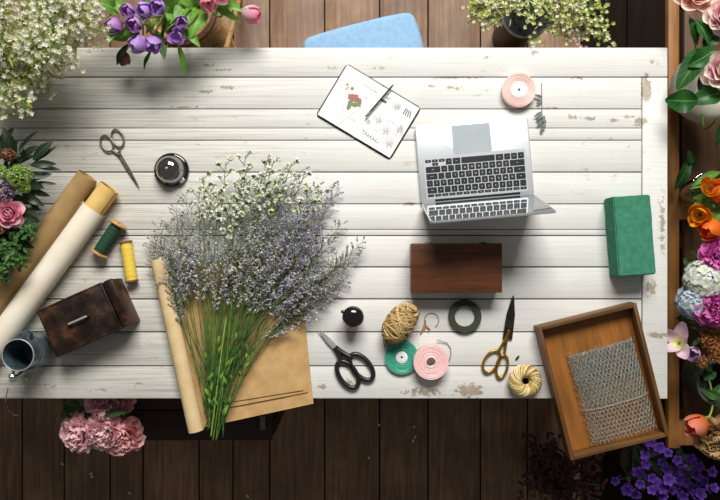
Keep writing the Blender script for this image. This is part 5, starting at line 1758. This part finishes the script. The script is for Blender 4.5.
# ------------------------------------------------------------------ old pink peonies and a dark crate below the table edge
pk = V((at(96, 0, .5).x, at(0, 426, .5).y, 0))
pbk = thing('flower_bucket', 'tall zinc bucket on the floor under the old pink peonies', 'bucket', pk)
m = MB(); m.lathe([(0, .001), (.06, .001), (.063, .005), (.08, .46), (.084, .463), (.084, .472), (.078, .472), (.06, .012), (0, .01)], 36); m.build('bucket_body', M['zinc_pot'], pbk, local=True)
m = MB(); m.tube(bez((-.082, 0, .45), (0, -.13, .40), (.082, 0, .45), 14), .002, 6); m.build('handle', M['wire_grey'], pbk, local=True)
def pfoot():
    return pk + V((RF.uniform(-.03, .03), RF.uniform(-.03, .03), .02))
for lab, c, ax, rpx, pm, lv in (
        ('pale old pink peony farthest from the dark crate', (76, 436, .68), (-.35, -.3, 1), 18, 'oldpink', [(72, 412, .65, 60, 416, .66, .014), (80, 406, .65, 63, 403, .66, .02), (82, 414, .64, 72, 424, .65, .014)]),
        ('old pink peony in the middle of the three lower ones', (103, 434, .69), (0, -.25, 1), 17, 'oldpink', [(100, 412, .66, 128, 410, .68, .012), (92, 406, .64, 94, 424, .65, .02)]),
        ('deeper pink peony touching the dark crate', (123, 440, .66), (.3, -.4, 1), 18, 'oldpink_deep', [(104, 418, .68, 128, 411, .69, .008)]),
        ('old pink peony half hidden under the table edge', (101, 401, .68), (0, .1, 1), 15.5, 'oldpink', [(88, 402, .64, 82, 420, .65, .016)]),
        ('deep pink peony under the table edge beside the dark crate', (118, 399, .66), (.3, .1, 1), 15, 'oldpink_deep', [])):
    flower('peony', lab, 'peony', c, ax, pix(rpx, c[2]), P[pm], pfoot(), lv, LF['small'], cat='flower')
ck = thing('wooden_crate', 'dark wooden crate on the floor under the near edge of the table', 'crate', (at(203, 0, .42).x, at(0, 441, .42).y + .16, 0))
cxl, cxr = at(134, 0, .42).x, at(272, 0, .42).x
cyb = at(0, 441, .42).y
cw_, cd_ = cxr - cxl, .3
CX = (cxl + cxr) / 2
for k in range(3):
    m = MB(); m.box((CX, cyb + .05 + k * .1, .41), (cw_, .097, .02), bev=.002); m.build('top_board', M['crate_dark'], ck)
for yy in (cyb + .012, cyb + cd_ - .012):
    for k in range(3):
        m = MB(); m.box((CX, yy, .06 + k * .125), (cw_, .016, .11), bev=.002); m.build('side_board', M['crate_dark'], ck)
for xx in (cxl + .012, cxr - .012):
    for yy in (cyb + .035, cyb + cd_ - .035):
        m = MB(); m.box((xx, yy, .2), (.022, .028, .398), bev=.002); m.build('corner_post', M['crate_dark'], ck)
    m = MB(); m.box((xx, cyb + cd_ / 2, .25), (.014, cd_ - .12, .2), bev=.002); m.build('end_board', M['crate_dark'], ck)
m = MB(); m.box((at(263, 0, .42).x, at(0, 422, .42).y, .4265), (.018, .045, .013), bev=.002); m.build('latch', M['old_steel'], ck)
# a pale stem hanging over the near table edge
hs = at(6, 393, T + .003)
hg = MB()
hg.tube([at(8, 388, T + .002), at(6, 396, T + .002), at(5.5, 401, T + .0015), at(6.5, 405, .72), at(9, 411, .70), at(14, 415, .69), at(17.5, 415.5, .69)], .0013, 6)
tag(hg.build('dried_stem', M['stem_grey'], loc=hs), 'thin pale dried stem hanging over the near table edge beside the jug', 'stem')
# fallen petals on the floor
for (x, y) in ((90, 475), (91, 478), (249, 97 + 420 - 20), (380, 426), (414, 438), (414, 428), (368, 459), (64, 465), (130, 494), (412, 442)):
    q = at(x, y, .003)
    m = MB(); leaf(m, q, q + V((RF.uniform(-.012, .012), .011, .003)), .0045, .2, .3, 0, RF, nv=4)
    tag(m.build('petal', P['hydr_white'], loc=q, angle=0), 'tiny fallen pale petal on the dark floor boards', 'petal', 'fallen petals on the floor')

# ================================================================== camera, light
cam = bpy.data.cameras.new('camera')
cam.lens = 36
cam.sensor_width = 36
cam.sensor_fit = 'HORIZONTAL'
co = bpy.data.objects.new('camera', cam)
COL.objects.link(co)
co.location = (0, 0, CAM_Z)
bpy.context.scene.camera = co

def area(name, loc, target, sx, sy, power, col):
    l = bpy.data.lights.new(name, 'AREA')
    l.shape = 'RECTANGLE'
    l.size, l.size_y = sx, sy
    l.energy = power
    l.color = col
    o = bpy.data.objects.new(name, l)
    COL.objects.link(o)
    o.location = loc
    o.rotation_euler = (V(target) - V(loc)).to_track_quat('-Z', 'Y').to_euler()
    return o
area('window_daylight', (.4, 3.4, 4.35), (.1, 0, .75), 2.8, 1.7, 365, (1, .98, .945))
w = bpy.data.worlds.new('world')
w.use_nodes = True
nt = w.node_tree
nt.nodes.clear()
o_ = nt.nodes.new('ShaderNodeOutputWorld')
bg = nd(nt, 'ShaderNodeBackground', {0: (1, .98, .95, 1), 1: .125})
nt.links.new(bg.outputs[0], o_.inputs[0])
bpy.context.scene.world = w
sc_ = bpy.context.scene
sc_.view_settings.view_transform = 'Standard'
sc_.view_settings.look = 'None'
sc_.view_settings.gamma = 1
sc_.view_settings.exposure = 0
sc_.view_settings.use_curve_mapping = False
